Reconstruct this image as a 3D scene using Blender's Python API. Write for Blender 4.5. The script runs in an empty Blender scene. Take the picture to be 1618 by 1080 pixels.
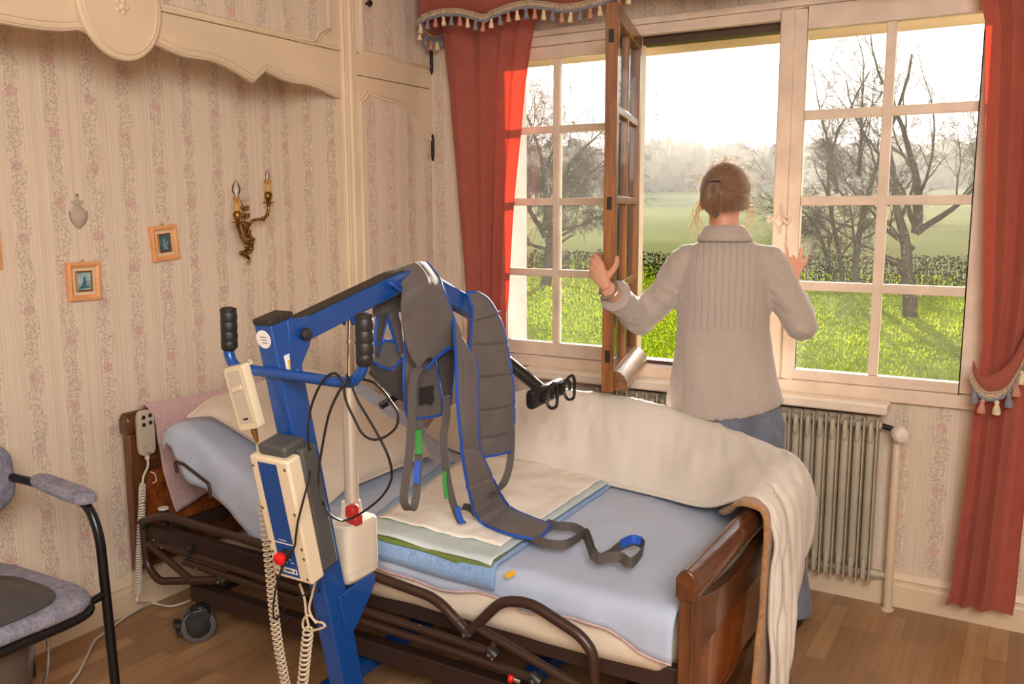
import bpy, bmesh, math, random
from mathutils import Vector, Matrix, noise
random.seed(11)
PI = math.pi
COL = bpy.context.scene.collection
V = Vector
OFF = {}


# ------------------------------------------------------------------ geometry helpers
def catmull(pts, n):
    """n points along a Catmull-Rom curve through pts (Vectors)."""
    pts = [V(p) for p in pts]
    if len(pts) == 2:
        return [pts[0].lerp(pts[1], i / (n - 1)) for i in range(n)]
    e = [pts[0] * 2 - pts[1]] + pts + [pts[-1] * 2 - pts[-2]]
    L = [0]
    for a, b in zip(pts, pts[1:]):
        L.append(L[-1] + max(1e-6, (b - a).length))
    out = []
    for i in range(n):
        d = L[-1] * i / (n - 1)
        k = 0
        while k < len(pts) - 2 and L[k + 1] < d:
            k += 1
        t = (d - L[k]) / (L[k + 1] - L[k])
        p0, p1, p2, p3 = e[k:k + 4]
        out.append(0.5 * ((2 * p1) + (p2 - p0) * t + (2 * p0 - 5 * p1 + 4 * p2 - p3) * t * t + (3 * p1 - p0 - 3 * p2 + p3) * t ** 3))
    return out


def fillet(pts, r, n=5):
    """round the corners of a polyline with radius about r."""
    pts = [V(p) for p in pts]
    out = [pts[0]]
    for a, b, c in zip(pts, pts[1:], pts[2:]):
        d1, d2 = (a - b), (c - b)
        k = min(r, d1.length * .45, d2.length * .45)
        s, e = b + d1.normalized() * k, b + d2.normalized() * k
        for i in range(n + 1):
            t = i / n
            out.append(s * (1 - t) ** 2 + b * 2 * t * (1 - t) + e * t * t)
    out.append(pts[-1])
    return out


def rot(x=0, y=0, z=0):
    return Matrix.Rotation(z, 3, 'Z') @ Matrix.Rotation(y, 3, 'Y') @ Matrix.Rotation(x, 3, 'X')


def frame_from(d, up=(0, 0, 1)):
    d = V(d).normalized()
    u = V(up)
    if abs(d.dot(u.normalized())) > .99:
        u = V((0, 1, 0))
    s = u.cross(d).normalized()
    return s, d.cross(s).normalized(), d


class MB:
    def __init__(self):
        self.v, self.f = [], []

    def add(self, vs, fs):
        o = len(self.v)
        self.v += [V(p) for p in vs]
        self.f += [tuple(i + o for i in f) for f in fs]
        return self

    def box(self, c, s, R=None):
        c = V(c)
        pts = []
        for dx in (-.5, .5):
            for dy in (-.5, .5):
                for dz in (-.5, .5):
                    p = V((dx * s[0], dy * s[1], dz * s[2]))
                    pts.append(c + (R @ p if R else p))
        return self.add(pts, [(0, 1, 3, 2), (4, 6, 7, 5), (0, 4, 5, 1), (2, 3, 7, 6), (0, 2, 6, 4), (1, 5, 7, 3)])

    def bb(self, x0, x1, y0, y1, z0, z1):
        return self.box(((x0 + x1) / 2, (y0 + y1) / 2, (z0 + z1) / 2), (abs(x1 - x0), abs(y1 - y0), abs(z1 - z0)))

    def bar(self, a, b, w, h, up=(0, 0, 1)):
        """rectangular bar from a to b, w across, h along up."""
        a, b = V(a), V(b)
        s, u, d = frame_from(b - a, up)
        vs = []
        for p in (a, b):
            for i, j in ((-1, -1), (1, -1), (1, 1), (-1, 1)):
                vs.append(p + s * (i * w / 2) + u * (j * h / 2))
        return self.add(vs, [(3, 2, 1, 0), (4, 5, 6, 7), (0, 1, 5, 4), (1, 2, 6, 5), (2, 3, 7, 6), (3, 0, 4, 7)])

    def prism(self, poly, vec):
        vec = V(vec)
        n = len(poly)
        vs = [V(p) for p in poly] + [V(p) + vec for p in poly]
        fs = [tuple(range(n - 1, -1, -1)), tuple(range(n, 2 * n))]
        fs += [(i, (i + 1) % n, n + (i + 1) % n, n + i) for i in range(n)]
        return self.add(vs, fs)

    def loft(self, rings, caps=True, closed=True, loop=False):
        o = len(self.v)
        n = len(rings[0])
        for r in rings:
            self.v += [V(p) for p in r]
        m = len(rings)
        for i in range(m if loop else m - 1):
            i2 = (i + 1) % m
            for j in range(n if closed else n - 1):
                j2 = (j + 1) % n
                self.f.append((o + i * n + j, o + i * n + j2, o + i2 * n + j2, o + i2 * n + j))
        if caps and closed and not loop:
            self.f.append(tuple(o + j for j in range(n - 1, -1, -1)))
            self.f.append(tuple(o + (m - 1) * n + j for j in range(n)))
        return self

    def tube(self, pts, r, n=10, caps=True, loop=False, flat=None, up=None):
        pts = [V(p) for p in pts]
        m = len(pts)
        rs = r if isinstance(r, (list, tuple)) else [r] * m
        tg = []
        for i in range(m):
            a = pts[(i - 1) % m] if (loop or i > 0) else pts[0]
            b = pts[(i + 1) % m] if (loop or i < m - 1) else pts[-1]
            d = (b - a)
            tg.append(d.normalized() if d.length > 1e-9 else V((0, 0, 1)))
        s, u, _ = frame_from(tg[0], up or (0, 0, 1))
        rings = []
        for i in range(m):
            if i:
                ax = tg[i - 1].cross(tg[i])
                if ax.length > 1e-8:
                    q = Matrix.Rotation(tg[i - 1].angle(tg[i]), 3, ax.normalized())
                    s, u = q @ s, q @ u
            rr = rs[i]
            k = flat or 1
            rings.append([pts[i] + s * (rr * math.cos(2 * PI * j / n)) + u * (rr * k * math.sin(2 * PI * j / n)) for j in range(n)])
        return self.loft(rings, caps, True, loop)

    def rod(self, a, b, r, n=12, r2=None):
        return self.tube([a, b], [r, r if r2 is None else r2], n)

    def lathe(self, prof, o=(0, 0, 0), axis=(0, 0, 1), n=20):
        o = V(o)
        s, u, d = frame_from(axis)
        rings = [[o + d * h + s * (r * math.cos(2 * PI * j / n)) + u * (r * math.sin(2 * PI * j / n)) for j in range(n)] for r, h in prof]
        return self.loft(rings)

    def ell(self, c, r, R=None, nu=16, nv=10):
        c = V(c)
        rings = []
        for i in range(nv + 1):
            a = -PI / 2 + PI * i / nv
            k, z = max(1e-4, math.cos(a)), math.sin(a)
            ring = []
            for j in range(nu):
                p = V((r[0] * k * math.cos(2 * PI * j / nu), r[1] * k * math.sin(2 * PI * j / nu), r[2] * z))
                ring.append(c + (R @ p if R else p))
            rings.append(ring)
        return self.loft(rings)

    def grid(self, rows):
        return self.loft(rows, False, False)

    def ribbon(self, pts, wv, w, t=.003, n=None):
        """flat webbing along pts; wv = width direction(s)."""
        pts = [V(p) for p in pts]
        if n:
            pts = catmull(pts, n)
        m = len(pts)
        rings = []
        for i, p in enumerate(pts):
            d = (pts[min(i + 1, m - 1)] - pts[max(i - 1, 0)]).normalized()
            if isinstance(wv, list):
                f = i / (m - 1) * (len(wv) - 1)
                k = min(int(f), len(wv) - 2)
                s = V(wv[k]).lerp(V(wv[k + 1]), f - k)
            else:
                s = V(wv)
            s = (s - d * s.dot(d)).normalized()
            q = d.cross(s).normalized()
            rings.append([p - s * w / 2 - q * t / 2, p + s * w / 2 - q * t / 2, p + s * w / 2 + q * t / 2, p - s * w / 2 + q * t / 2])
        return self.loft(rings)

    def build(self, name, m, parent=None, smooth=True, angle=40, bevel=0, solid=0, sub=0, origin=False, seg=2):
        off = OFF[parent] if parent else V((0, 0, 0))
        if origin:
            lo = V([min(p[i] for p in self.v) for i in range(3)])
            hi = V([max(p[i] for p in self.v) for i in range(3)])
            off = V(((lo.x + hi.x) / 2, (lo.y + hi.y) / 2, lo.z))
        me = bpy.data.meshes.new(name)
        me.from_pydata([p - off for p in self.v], [], self.f)
        bm = bmesh.new()
        bm.from_mesh(me)
        bmesh.ops.remove_doubles(bm, verts=bm.verts, dist=1e-6)
        bmesh.ops.recalc_face_normals(bm, faces=bm.faces)
        bm.to_mesh(me)
        bm.free()
        if smooth:
            for p in me.polygons:
                p.use_smooth = True
            if not sub:
                me.set_sharp_from_angle(angle=math.radians(angle))
        me.materials.append(m)
        o = bpy.data.objects.new(name, me)
        COL.objects.link(o)
        if solid:
            md = o.modifiers.new('thick', 'SOLIDIFY')
            md.thickness = solid
            md.offset = 0
        if bevel:
            md = o.modifiers.new('edge', 'BEVEL')
            md.width = bevel
            md.segments = seg
            md.limit_method = 'ANGLE'
            md.angle_limit = math.radians(35)
            md.harden_normals = False
        if sub:
            md = o.modifiers.new('soft', 'SUBSURF')
            md.levels = sub
            md.render_levels = sub
        if parent:
            o.parent = parent
        elif origin:
            o.location = off
        OFF[o] = off
        return o


def thing(name, label, cat, loc=(0, 0, 0), group=None):
    o = bpy.data.objects.new(name, None)
    o.empty_display_size = .1
    o.location = loc
    COL.objects.link(o)
    OFF[o] = V(loc)
    return tag(o, label, cat, group)


def tag(o, label=None, cat=None, group=None, kind=None):
    for k, v in (('label', label), ('category', cat), ('group', group), ('kind', kind)):
        if v:
            o[k] = v
    return o


def struct(o):
    o['kind'] = 'structure'
    return o


def remesh(o, voxel, smooth_iter=4, fac=.5):
    """fuse a mesh of overlapping pieces into one continuous surface."""
    md = o.modifiers.new('fuse', 'REMESH')
    md.mode = 'VOXEL'
    md.voxel_size = voxel
    md.use_smooth_shade = True
    if smooth_iter:
        ms = o.modifiers.new('even', 'SMOOTH')
        ms.factor = fac
        ms.iterations = smooth_iter
    bpy.context.view_layer.update()
    dg = bpy.context.evaluated_depsgraph_get()
    me = bpy.data.meshes.new_from_object(o.evaluated_get(dg))
    old = o.data
    o.modifiers.clear()
    o.data = me
    me.name = o.name
    bpy.data.meshes.remove(old)
    for p in me.polygons:
        p.use_smooth = True
    return o


def wr(p, s, a, seed=0):
    p = V(p)
    return a * noise.noise(V((p.x * s, p.y * s + seed * 7.3, p.z * s - seed * 3.1)))


# ------------------------------------------------------------------ material helpers
def lin(c):
    return tuple(((x / 255) / 12.92 if x / 255 <= .04045 else ((x / 255 + .055) / 1.055) ** 2.4) for x in c) + (1,)


class NT:
    def __init__(self, name):
        self.m = bpy.data.materials.new(name)
        self.m.use_nodes = True
        self.t = self.m.node_tree
        self.t.nodes.clear()
        self.out = self.n('ShaderNodeOutputMaterial')

    def n(self, typ, **kw):
        nd = self.t.nodes.new(typ)
        for k, v in kw.items():
            setattr(nd, k, v)
        return nd

    def link(self, a, b):
        self.t.links.new(a, b)

    def put(self, sock, v):
        if isinstance(v, bpy.types.NodeSocket):
            self.link(v, sock)
        elif v is not None:
            sock.default_value = v

    def math(self, op, a, b=None, c=None, clamp=False):
        nd = self.n('ShaderNodeMath', operation=op, use_clamp=clamp)
        self.put(nd.inputs[0], a)
        self.put(nd.inputs[1], b)
        if c is not None:
            self.put(nd.inputs[2], c)
        return nd.outputs[0]

    def coord(self, kind='Object', scale=None, loc=None, rotation=None):
        tc = self.n('ShaderNodeTexCoord')
        if scale is None and loc is None and rotation is None:
            return tc.outputs[kind]
        mp = self.n('ShaderNodeMapping')
        self.link(tc.outputs[kind], mp.inputs['Vector'])
        if scale is not None:
            mp.inputs['Scale'].default_value = scale
        if loc is not None:
            mp.inputs['Location'].default_value = loc
        if rotation is not None:
            mp.inputs['Rotation'].default_value = rotation
        return mp.outputs[0]

    def noise(self, vec, scale, detail=3, rough=.5, out='Fac'):
        nd = self.n('ShaderNodeTexNoise')
        self.put(nd.inputs['Vector'], vec)
        nd.inputs['Scale'].default_value = scale
        nd.inputs['Detail'].default_value = detail
        nd.inputs['Roughness'].default_value = rough
        return nd.outputs[out]

    def ramp(self, f, stops, interp='LINEAR'):
        nd = self.n('ShaderNodeValToRGB')
        nd.color_ramp.interpolation = interp
        els = nd.color_ramp.elements
        while len(els) < len(stops):
            els.new(.5)
        for e, (p, c) in zip(els, stops):
            e.position = p
            e.color = c if len(c) == 4 else tuple(c) + (1,)
        self.put(nd.inputs[0], f)
        return nd.outputs[0]

    def mix(self, f, a, b, typ='MIX'):
        nd = self.n('ShaderNodeMix', data_type='RGBA', blend_type=typ)
        self.put(nd.inputs[0], f)
        self.put(nd.inputs[6], a)
        self.put(nd.inputs[7], b)
        return nd.outputs[2]

    def bump(self, h, strength=.3, dist=.01):
        nd = self.n('ShaderNodeBump')
        nd.inputs['Strength'].default_value = strength
        nd.inputs['Distance'].default_value = dist
        self.link(h, nd.inputs['Height'])
        return nd.outputs[0]

    def bsdf(self, col, rough=.5, metal=0, normal=None, spec=.5, sheen=0, coat=0):
        b = self.n('ShaderNodeBsdfPrincipled')
        self.put(b.inputs['Base Color'], col)
        self.put(b.inputs['Roughness'], rough)
        self.put(b.inputs['Metallic'], metal)
        self.put(b.inputs['Specular IOR Level'], spec)
        self.put(b.inputs['Coat Weight'], coat)
        b.inputs['Sheen Weight'].default_value = sheen
        if normal is not None:
            self.link(normal, b.inputs['Normal'])
        return b.outputs[0]

    def done(self, sh):
        self.link(sh, self.out.inputs['Surface'])
        return self.m


MATS = {}


def M(name, c=None, rough=.5, metal=0, var=None, bump=None, spec=.5, sheen=0, coat=0, trans=0, tcol=None):
    """plain procedural material: colour with noise variation, bump and optional back-light translucency."""
    if c is None:
        return MATS[name]
    t = NT(name)
    co = t.coord()
    col = lin(c)
    if var:
        f = t.noise(co, var[0], 4)
        d = lin([max(0, x * (1 - var[1])) for x in c])
        e = lin([min(255, x * (1 + var[1] * .6)) for x in c])
        col = t.ramp(f, [(.3, d), (.7, e)])
    nrm = None
    if bump:
        nrm = t.bump(t.noise(co, bump[0], 3), bump[1], bump[2] if len(bump) > 2 else .004)
    sh = t.bsdf(col, rough, metal, nrm, spec, sheen, coat)
    if trans:
        tr = t.n('ShaderNodeBsdfTranslucent')
        t.put(tr.inputs['Color'], lin(tcol or c))
        mx = t.n('ShaderNodeMixShader')
        mx.inputs[0].default_value = trans
        t.link(sh, mx.inputs[1])
        t.link(tr.outputs[0], mx.inputs[2])
        sh = mx.outputs[0]
    MATS[name] = t.done(sh)
    return MATS[name]


def wood(name, dark, light, axis=0, rough=.35, scale=7, coat=.3):
    t = NT(name)
    sc = [scale * 4] * 3
    sc[axis] = scale * .35
    co = t.coord(scale=sc)
    f = t.noise(co, 1.0, 6, .65)
    g = t.noise(t.coord(scale=[x * 5 for x in sc]), 1.0, 2)
    f = t.math('ADD', t.math('MULTIPLY', f, .75), t.math('MULTIPLY', g, .25))
    col = t.ramp(f, [(.35, lin(dark)), (.62, lin(light))])
    MATS[name] = t.done(t.bsdf(col, rough, 0, t.bump(f, .12, .002), .5, 0, coat))
    return MATS[name]


def wallpaper(name, axis, phase, period=.1364, base=(238, 221, 202)):
    """cream paper with pinstripes and climbing flower bands along z; axis = the coordinate that runs along the wall."""
    t = NT(name)
    sep = t.n('ShaderNodeSeparateXYZ')
    t.link(t.coord(), sep.inputs[0])
    u, v = sep.outputs[axis], sep.outputs[2]
    un = t.math('DIVIDE', t.math('SUBTRACT', u, phase), period)
    idx = t.math('ROUND', un)
    d = t.math('MULTIPLY', t.math('SUBTRACT', un, idx), period)      # metres from the nearest band
    # woven pinstripes
    cv = t.n('ShaderNodeCombineXYZ')
    t.link(un, cv.inputs[0])
    f1 = t.noise(cv.outputs[0], 9.0, 2, .7)
    st = t.ramp(f1, [(.30, (.74, .70, .66, 1)), (.40, (1, 1, 1, 1)), (.50, (.86, .84, .81, 1)), (.58, (1.0, 1.0, 1.0, 1)), (.70, (.78, .75, .71, 1))])
    col = t.mix(1.0, lin(base), st, 'MULTIPLY')
    fine = t.n('ShaderNodeCombineXYZ')
    t.link(t.math('MULTIPLY', u, 420), fine.inputs[0])
    t.link(t.math('MULTIPLY', v, 6), fine.inputs[1])
    fw = t.noise(fine.outputs[0], 1.0, 1)
    col = t.mix(.16, col, t.ramp(fw, [(.35, (.55, .5, .46, 1)), (.65, (1, 1, 1, 1))]), 'MULTIPLY')
    # the vine wanders a little
    wv = t.math('MULTIPLY', t.math('SINE', t.math('MULTIPLY', t.math('ADD', v, t.math('MULTIPLY', idx, .37)), 38.0)), .006)
    dd = t.math('ABSOLUTE', t.math('ADD', d, wv))
    inband = t.math('LESS_THAN', dd, .0255)
    c3 = t.n('ShaderNodeCombineXYZ')
    t.link(u, c3.inputs[0])
    t.link(t.math('MULTIPLY', v, .75), c3.inputs[1])
    t.link(idx, c3.inputs[2])
    vo = t.n('ShaderNodeTexVoronoi', feature='F1')
    t.link(c3.outputs[0], vo.inputs['Vector'])
    vo.inputs['Scale'].default_value = 180
    leafm = t.math('MULTIPLY', inband, t.math('LESS_THAN', vo.outputs['Distance'], .50))
    sp = t.n('ShaderNodeSeparateColor')
    t.link(vo.outputs['Color'], sp.inputs[0])
    leafc = t.ramp(sp.outputs[0], [(0, lin((150, 142, 126))), (.30, lin((172, 150, 134))), (.52, lin((190, 156, 144))), (.68, lin((148, 142, 146))), (.84, lin((182, 160, 134)))], 'CONSTANT')
    keep = t.math('GREATER_THAN', sp.outputs[1], .14)
    col = t.mix(t.math('MULTIPLY', t.math('MULTIPLY', leafm, keep), .56), col, leafc)
    # flower heads
    ph = t.math('DIVIDE', t.math('ADD', v, t.math('MULTIPLY', idx, .117)), .235)
    fv = t.math('MULTIPLY', t.math('SUBTRACT', ph, t.math('ROUND', ph)), .235)
    rr = t.math('SQRT', t.math('ADD', t.math('MULTIPLY', d, d), t.math('MULTIPLY', fv, fv)))
    rr = t.math('ADD', rr, t.math('MULTIPLY', vo.outputs['Distance'], .012))
    fm = t.math('LESS_THAN', rr, .026)
    fc = t.ramp(sp.outputs[2], [(0, lin((216, 166, 160))), (.4, lin((204, 150, 148))), (.72, lin((178, 160, 172))), (.86, lin((222, 190, 170)))], 'CONSTANT')
    col = t.mix(t.math('MULTIPLY', fm, .58), col, fc)
    MATS[name] = t.done(t.bsdf(col, .62, 0, t.bump(fw, .08, .001), .3))
    return MATS[name]


def glass_mat(name, dirt=.5):
    """thin window glass: clear, faint mirror reflection, dried rain specks that catch back-light."""
    t = NT(name)
    tr = t.n('ShaderNodeBsdfTransparent')
    gl = t.n('ShaderNodeBsdfGlossy')
    gl.inputs['Roughness'].default_value = .02
    fr = t.n('ShaderNodeFresnel')
    fr.inputs['IOR'].default_value = 1.5
    m1 = t.n('ShaderNodeMixShader')
    t.link(t.math('MULTIPLY', fr.outputs[0], 1.0), m1.inputs[0])
    t.link(tr.outputs[0], m1.inputs[1])
    t.link(gl.outputs[0], m1.inputs[2])
    sh = m1.outputs[0]
    if dirt:
        co = t.coord()
        vo = t.n('ShaderNodeTexVoronoi')
        t.link(co, vo.inputs['Vector'])
        vo.inputs['Scale'].default_value = 190
        s2 = t.n('ShaderNodeSeparateColor')
        t.link(vo.outputs['Color'], s2.inputs[0])
        spk = t.math('MULTIPLY', t.math('LESS_THAN', vo.outputs['Distance'], .22), t.math('GREATER_THAN', s2.outputs[0], .8))
        film = t.math('MULTIPLY', t.noise(co, 5, 4), .028)
        amt = t.math('MULTIPLY', t.math('ADD', t.math('MULTIPLY', spk, .30), film), dirt)
        tl = t.n('ShaderNodeBsdfTranslucent')
        tl.inputs['Color'].default_value = (.9, .88, .84, 1)
        m2 = t.n('ShaderNodeMixShader')
        t.link(amt, m2.inputs[0])
        t.link(sh, m2.inputs[1])
        t.link(tl.outputs[0], m2.inputs[2])
        sh = m2.outputs[0]
    MATS[name] = t.done(sh)
    return MATS[name]


# ------------------------------------------------------------------ materials
WHITE = M('painted_cream', (228, 206, 178), .45, var=(2.5, .05), bump=(60, .05))
M('window_paint', (225, 205, 186), .4, var=(9, .06), bump=(45, .12))
M('sill_paint', (228, 212, 194), .35, var=(6, .04))
M('baseboard_paint', (222, 200, 172), .4, var=(5, .04))
M('ceiling_paint', (236, 224, 206), .8)
M('plain_wall', (214, 192, 166), .7)
M('exterior_wall', (214, 208, 204), .8, var=(8, .05), bump=(40, .2))
M('soffit_board', (196, 166, 136), .7)
M('dark_rebate', (74, 56, 46), .6)
wallpaper('paper_niche', 1, 1.690)
wallpaper('paper_side', 0, -2.701, .1340)
wallpaper('paper_window_wall', 0, -.267, .1300, (228, 213, 194))
wallpaper('paper_doors', 1, 3.158, .1380, (230, 213, 195))
M('iron', (44, 38, 34), .5, .6)
M('brass', (150, 112, 58), .34, .95, var=(35, .45), bump=(70, .4))
M('candle_card', (206, 158, 78), .6, var=(40, .1))
M('candle_wax', (166, 116, 48), .55)
M('curtain_red', (168, 93, 76), .85, var=(12, .05), bump=(700, .25, .002), sheen=.15, trans=.22, tcol=(224, 58, 38))
M('curtain_edge', (226, 196, 176), .8)
M('braid', (188, 164, 138), .9, var=(160, .25), bump=(300, .6, .004))
M('tassel_cream', (226, 206, 170), .9, var=(90, .12), bump=(200, .4))
M('tassel_blue', (128, 132, 142), .9, var=(90, .12), bump=(200, .4))
M('tassel_pink', (196, 138, 116), .9, var=(90, .12), bump=(200, .4))
M('radiator_paint', (184, 172, 152), .42, var=(5, .05))
M('pipe_paint', (214, 192, 166), .4, var=(8, .04))
M('valve_white', (226, 216, 204), .4)
M('brown_wood_sash', (124, 76, 34), .4)
wood('sash_wood', (96, 54, 22), (158, 100, 46), 2, .35, 6)
wood('sash_wood_flat', (96, 60, 34), (150, 104, 66), 1, .3, 6)
wood('bed_wood', (62, 34, 20), (106, 62, 36), 1, .25, 6)
wood('bed_post', (74, 42, 24), (118, 72, 42), 2, .28, 6)


def burl():
    t = NT('burl_panel')
    n1 = t.noise(t.coord(), 9, 8, .7)
    n2 = t.noise(t.coord(scale=(3, 3, 1.2)), 22, 5, .7)
    f = t.math('ADD', t.math('MULTIPLY', n1, .5), t.math('MULTIPLY', n2, .5))
    col = t.ramp(f, [(.36, lin((70, 30, 14))), (.47, lin((128, 64, 26))), (.6, lin((152, 84, 38)))])
    MATS['burl_panel'] = t.done(t.bsdf(col, .22, 0, None, .5, 0, .4))


burl()
M('bed_tube', (62, 42, 34), .36, .15, var=(6, .08))
M('bed_frame_paint', (58, 40, 34), .5, .1)
M('black_plastic', (34, 32, 32), .42)
M('black_rubber', (40, 38, 38), .7)
M('tyre_grey', (86, 84, 84), .6)
M('chrome', (200, 196, 190), .2, 1)
M('sheet_blue', (176, 188, 212), .85, var=(5, .03), bump=(420, .18, .002), sheen=.2)
M('protector_cream', (230, 216, 196), .85, var=(6, .04), bump=(260, .2, .002))
M('linen_white', (226, 212, 196), .8, var=(4, .03), bump=(420, .12, .002), sheen=.2, trans=.12)
M('duvet_white', (232, 223, 213), .8, var=(3, .04), bump=(380, .12, .002), sheen=.2, trans=.10)
M('blanket_tan', (176, 128, 82), .95, var=(60, .12), bump=(220, .8, .006), sheen=.3)
M('seam_thread', (196, 180, 160), .8)
M('towel_pink', (216, 178, 178), .95, var=(120, .10), bump=(320, .9, .005), sheen=.3)
M('towel_blue', (136, 174, 224), .95, var=(120, .10), bump=(320, .9, .005), sheen=.3)
M('pad_white', (240, 234, 224), .8, var=(8, .05), bump=(60, .3, .004))
M('pad_border', (196, 210, 214), .55, var=(8, .04))
M('pad_green', (104, 122, 60), .6)
M('lift_blue', (14, 74, 152), .32, .1, coat=.3)
M('lift_black', (44, 38, 34), .5)
M('grip_black', (32, 31, 32), .5, bump=(160, .2))
M('beige_plastic', (222, 206, 178), .42)
M('beige_dark', (196, 186, 168), .45)
M('motor_beige', (214, 202, 184), .4)
M('grey_plastic', (74, 74, 74), .5)
M('aluminium', (222, 212, 198), .42, .6)
M('panel_blue', (20, 70, 140), .4)
M('button_red', (214, 22, 24), .3)
M('lever_red', (176, 36, 34), .4)
M('sticker_white', (232, 230, 228), .4)
M('sticker_yellow', (232, 182, 36), .4)
M('ink_dark', (40, 42, 50), .5)
M('ink_grey', (120, 122, 128), .5)
M('ink_pale', (168, 190, 214), .5)
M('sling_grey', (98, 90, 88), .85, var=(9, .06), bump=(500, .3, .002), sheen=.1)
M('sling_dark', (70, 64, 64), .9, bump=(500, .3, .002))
M('webbing_grey', (84, 78, 75), .8, bump=(600, .4, .002))
M('piping_blue', (26, 78, 172), .6, bump=(500, .2, .001))
M('webbing_blue', (34, 84, 186), .65)
M('webbing_green', (52, 140, 58), .65)
M('spreader_black', (34, 32, 32), .28, .2)
M('cord_black', (28, 26, 26), .45)
M('cord_beige', (214, 198, 172), .5)
M('cord_white', (208, 198, 186), .5)
M('remote_grey', (190, 178, 160), .45)
M('remote_key', (34, 34, 36), .45)
M('orange_frame', (234, 168, 112), .45, var=(20, .05))
M('mat_board', (226, 204, 174), .7)
M('gilt', (172, 124, 60), .35, .7)
M('glass_relief', (214, 200, 184), .15, trans=.3)
M('chair_black', (26, 25, 27), .25, .2)
M('pan_grey', (72, 70, 72), .45)
M('bucket_grey', (96, 84, 76), .5)
M('skin', (216, 160, 132), .5, var=(12, .04), bump=(120, .06), trans=.06, tcol=(235, 120, 90))
M('denim_stitch', (150, 130, 104), .8)
M('shoe_black', (26, 24, 24), .4)
M('watch_steel', (180, 172, 164), .25, .9)
M('hair_tie', (40, 32, 30), .8)


def speckled(name, a, b, scale=28):
    t = NT(name)
    f = t.math('ADD', t.math('MULTIPLY', t.noise(t.coord(), scale, 6, .7), .6), t.math('MULTIPLY', t.noise(t.coord(scale=(1, 3, 2)), scale * 2.3, 3), .4))
    col = t.ramp(f, [(.38, lin(a)), (.6, lin(b))])
    MATS[name] = t.done(t.bsdf(col, .85, 0, t.bump(t.noise(t.coord(), 300, 2), .15, .002), .3, .1))


speckled('chair_fabric', (106, 106, 128), (150, 148, 162))


def cloth_body(name, c, scale, trans=0, stretch=(1, 1, 1), wrinkle=(10, .5), var=.08):
    t = NT(name)
    f = t.noise(t.coord(scale=stretch), scale, 5, .6)
    w = t.noise(t.coord(), wrinkle[0], 4, .6)
    weave = t.noise(t.coord(), 650, 1)
    h = t.math('ADD', t.math('MULTIPLY', w, 1.0), t.math('MULTIPLY', weave, .05))
    d, e = lin([x * (1 - var) for x in c]), lin([min(255, x * (1 + var * .7)) for x in c])
    sh = t.bsdf(t.ramp(f, [(.3, d), (.7, e)]), .85, 0, t.bump(h, wrinkle[1], .02), .3, .15)
    if trans:
        tr = t.n('ShaderNodeBsdfTranslucent')
        tr.inputs['Color'].default_value = lin(c)
        mx = t.n('ShaderNodeMixShader')
        mx.inputs[0].default_value = trans
        t.link(sh, mx.inputs[1])
        t.link(tr.outputs[0], mx.inputs[2])
        sh = mx.outputs[0]
    MATS[name] = t.done(sh)


cloth_body('denim', (108, 114, 130), 9, 0, (1, 1, .6), (14, .25), .16)
glass_mat('window_glass', .6)
glass_mat('bulb_glass', 0)


def floor_mat():
    t = NT('laminate_floor')
    co = t.coord(rotation=(0, 0, PI / 2))
    br = t.n('ShaderNodeTexBrick')
    t.link(co, br.inputs['Vector'])
    br.offset = .37
    br.offset_frequency = 3
    br.inputs['Scale'].default_value = 1
    br.inputs['Brick Width'].default_value = .46
    br.inputs['Row Height'].default_value = .066
    br.inputs['Mortar Size'].default_value = .0006
    br.inputs['Mortar Smooth'].default_value = .3
    br.inputs['Color1'].default_value = (0, 0, 0, 1)
    br.inputs['Color2'].default_value = (1, 1, 1, 1)
    br.inputs['Mortar'].default_value = (.15, .15, .15, 1)
    g = t.noise(t.coord(scale=(60, 2.2, 1)), 1, 5, .6)
    g2 = t.noise(t.coord(scale=(14, 1.2, 1)), 1, 3, .5)
    base = t.ramp(br.outputs['Color'], [(0, lin((150, 114, 82))), (.5, lin((166, 128, 92))), (1, lin((182, 144, 106)))])
    gr = t.ramp(t.math('ADD', t.math('MULTIPLY', g, .6), t.math('MULTIPLY', g2, .4)), [(.32, (.66, .62, .58, 1)), (.62, (1.06, 1.05, 1.03, 1))])
    col = t.mix(.75, base, gr, 'MULTIPLY')
    col = t.mix(t.math('MULTIPLY', br.outputs['Fac'], .5), col, lin((70, 46, 30)))
    MATS['laminate_floor'] = t.done(t.bsdf(col, .36, 0, t.bump(g, .05, .001), .45))


floor_mat()


# ------------------------------------------------------------------ the room
XL, YB, ZC = -2.87, 3.50, 2.62
XR, YF = 2.3, -2.3
WX0, WX1, WZ0, WZ1 = -2.20, -.13, .835, 2.205        # window opening in the back wall

mb = MB().bb(XL - .1, XR + .1, YF - .1, YB + .04, -.08, 0)
struct(mb.build('floor', MATS['laminate_floor'], smooth=False))
mb = MB().bb(XL - .1, XR + .1, YF - .1, YB + .04, ZC, ZC + .08)
struct(mb.build('ceiling', MATS['ceiling_paint'], smooth=False))
struct(MB().bb(XL - .1, XL, YF - .1, YB + .04, 0, ZC).build('wall_left', MATS['paper_niche'], smooth=False))
struct(MB().bb(XR, XR + .1, YF - .1, YB + .04, 0, ZC).build('wall_right', MATS['plain_wall'], smooth=False))
struct(MB().bb(XL, XR, YF - .1, YF, 0, ZC).build('wall_front', MATS['plain_wall'], smooth=False))
mb = MB()
mb.bb(XL, WX0, YB, YB + .04, 0, ZC)
mb.bb(WX1, XR, YB, YB + .04, 0, ZC)
mb.bb(WX0, WX1, YB, YB + .04, 0, WZ0)
mb.bb(WX0, WX1, YB, YB + .04, WZ1, ZC)
struct(mb.build('wall_back', MATS['paper_window_wall'], smooth=False))
mb = MB()
EX0, EX1 = -2.19, -.12
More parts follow.
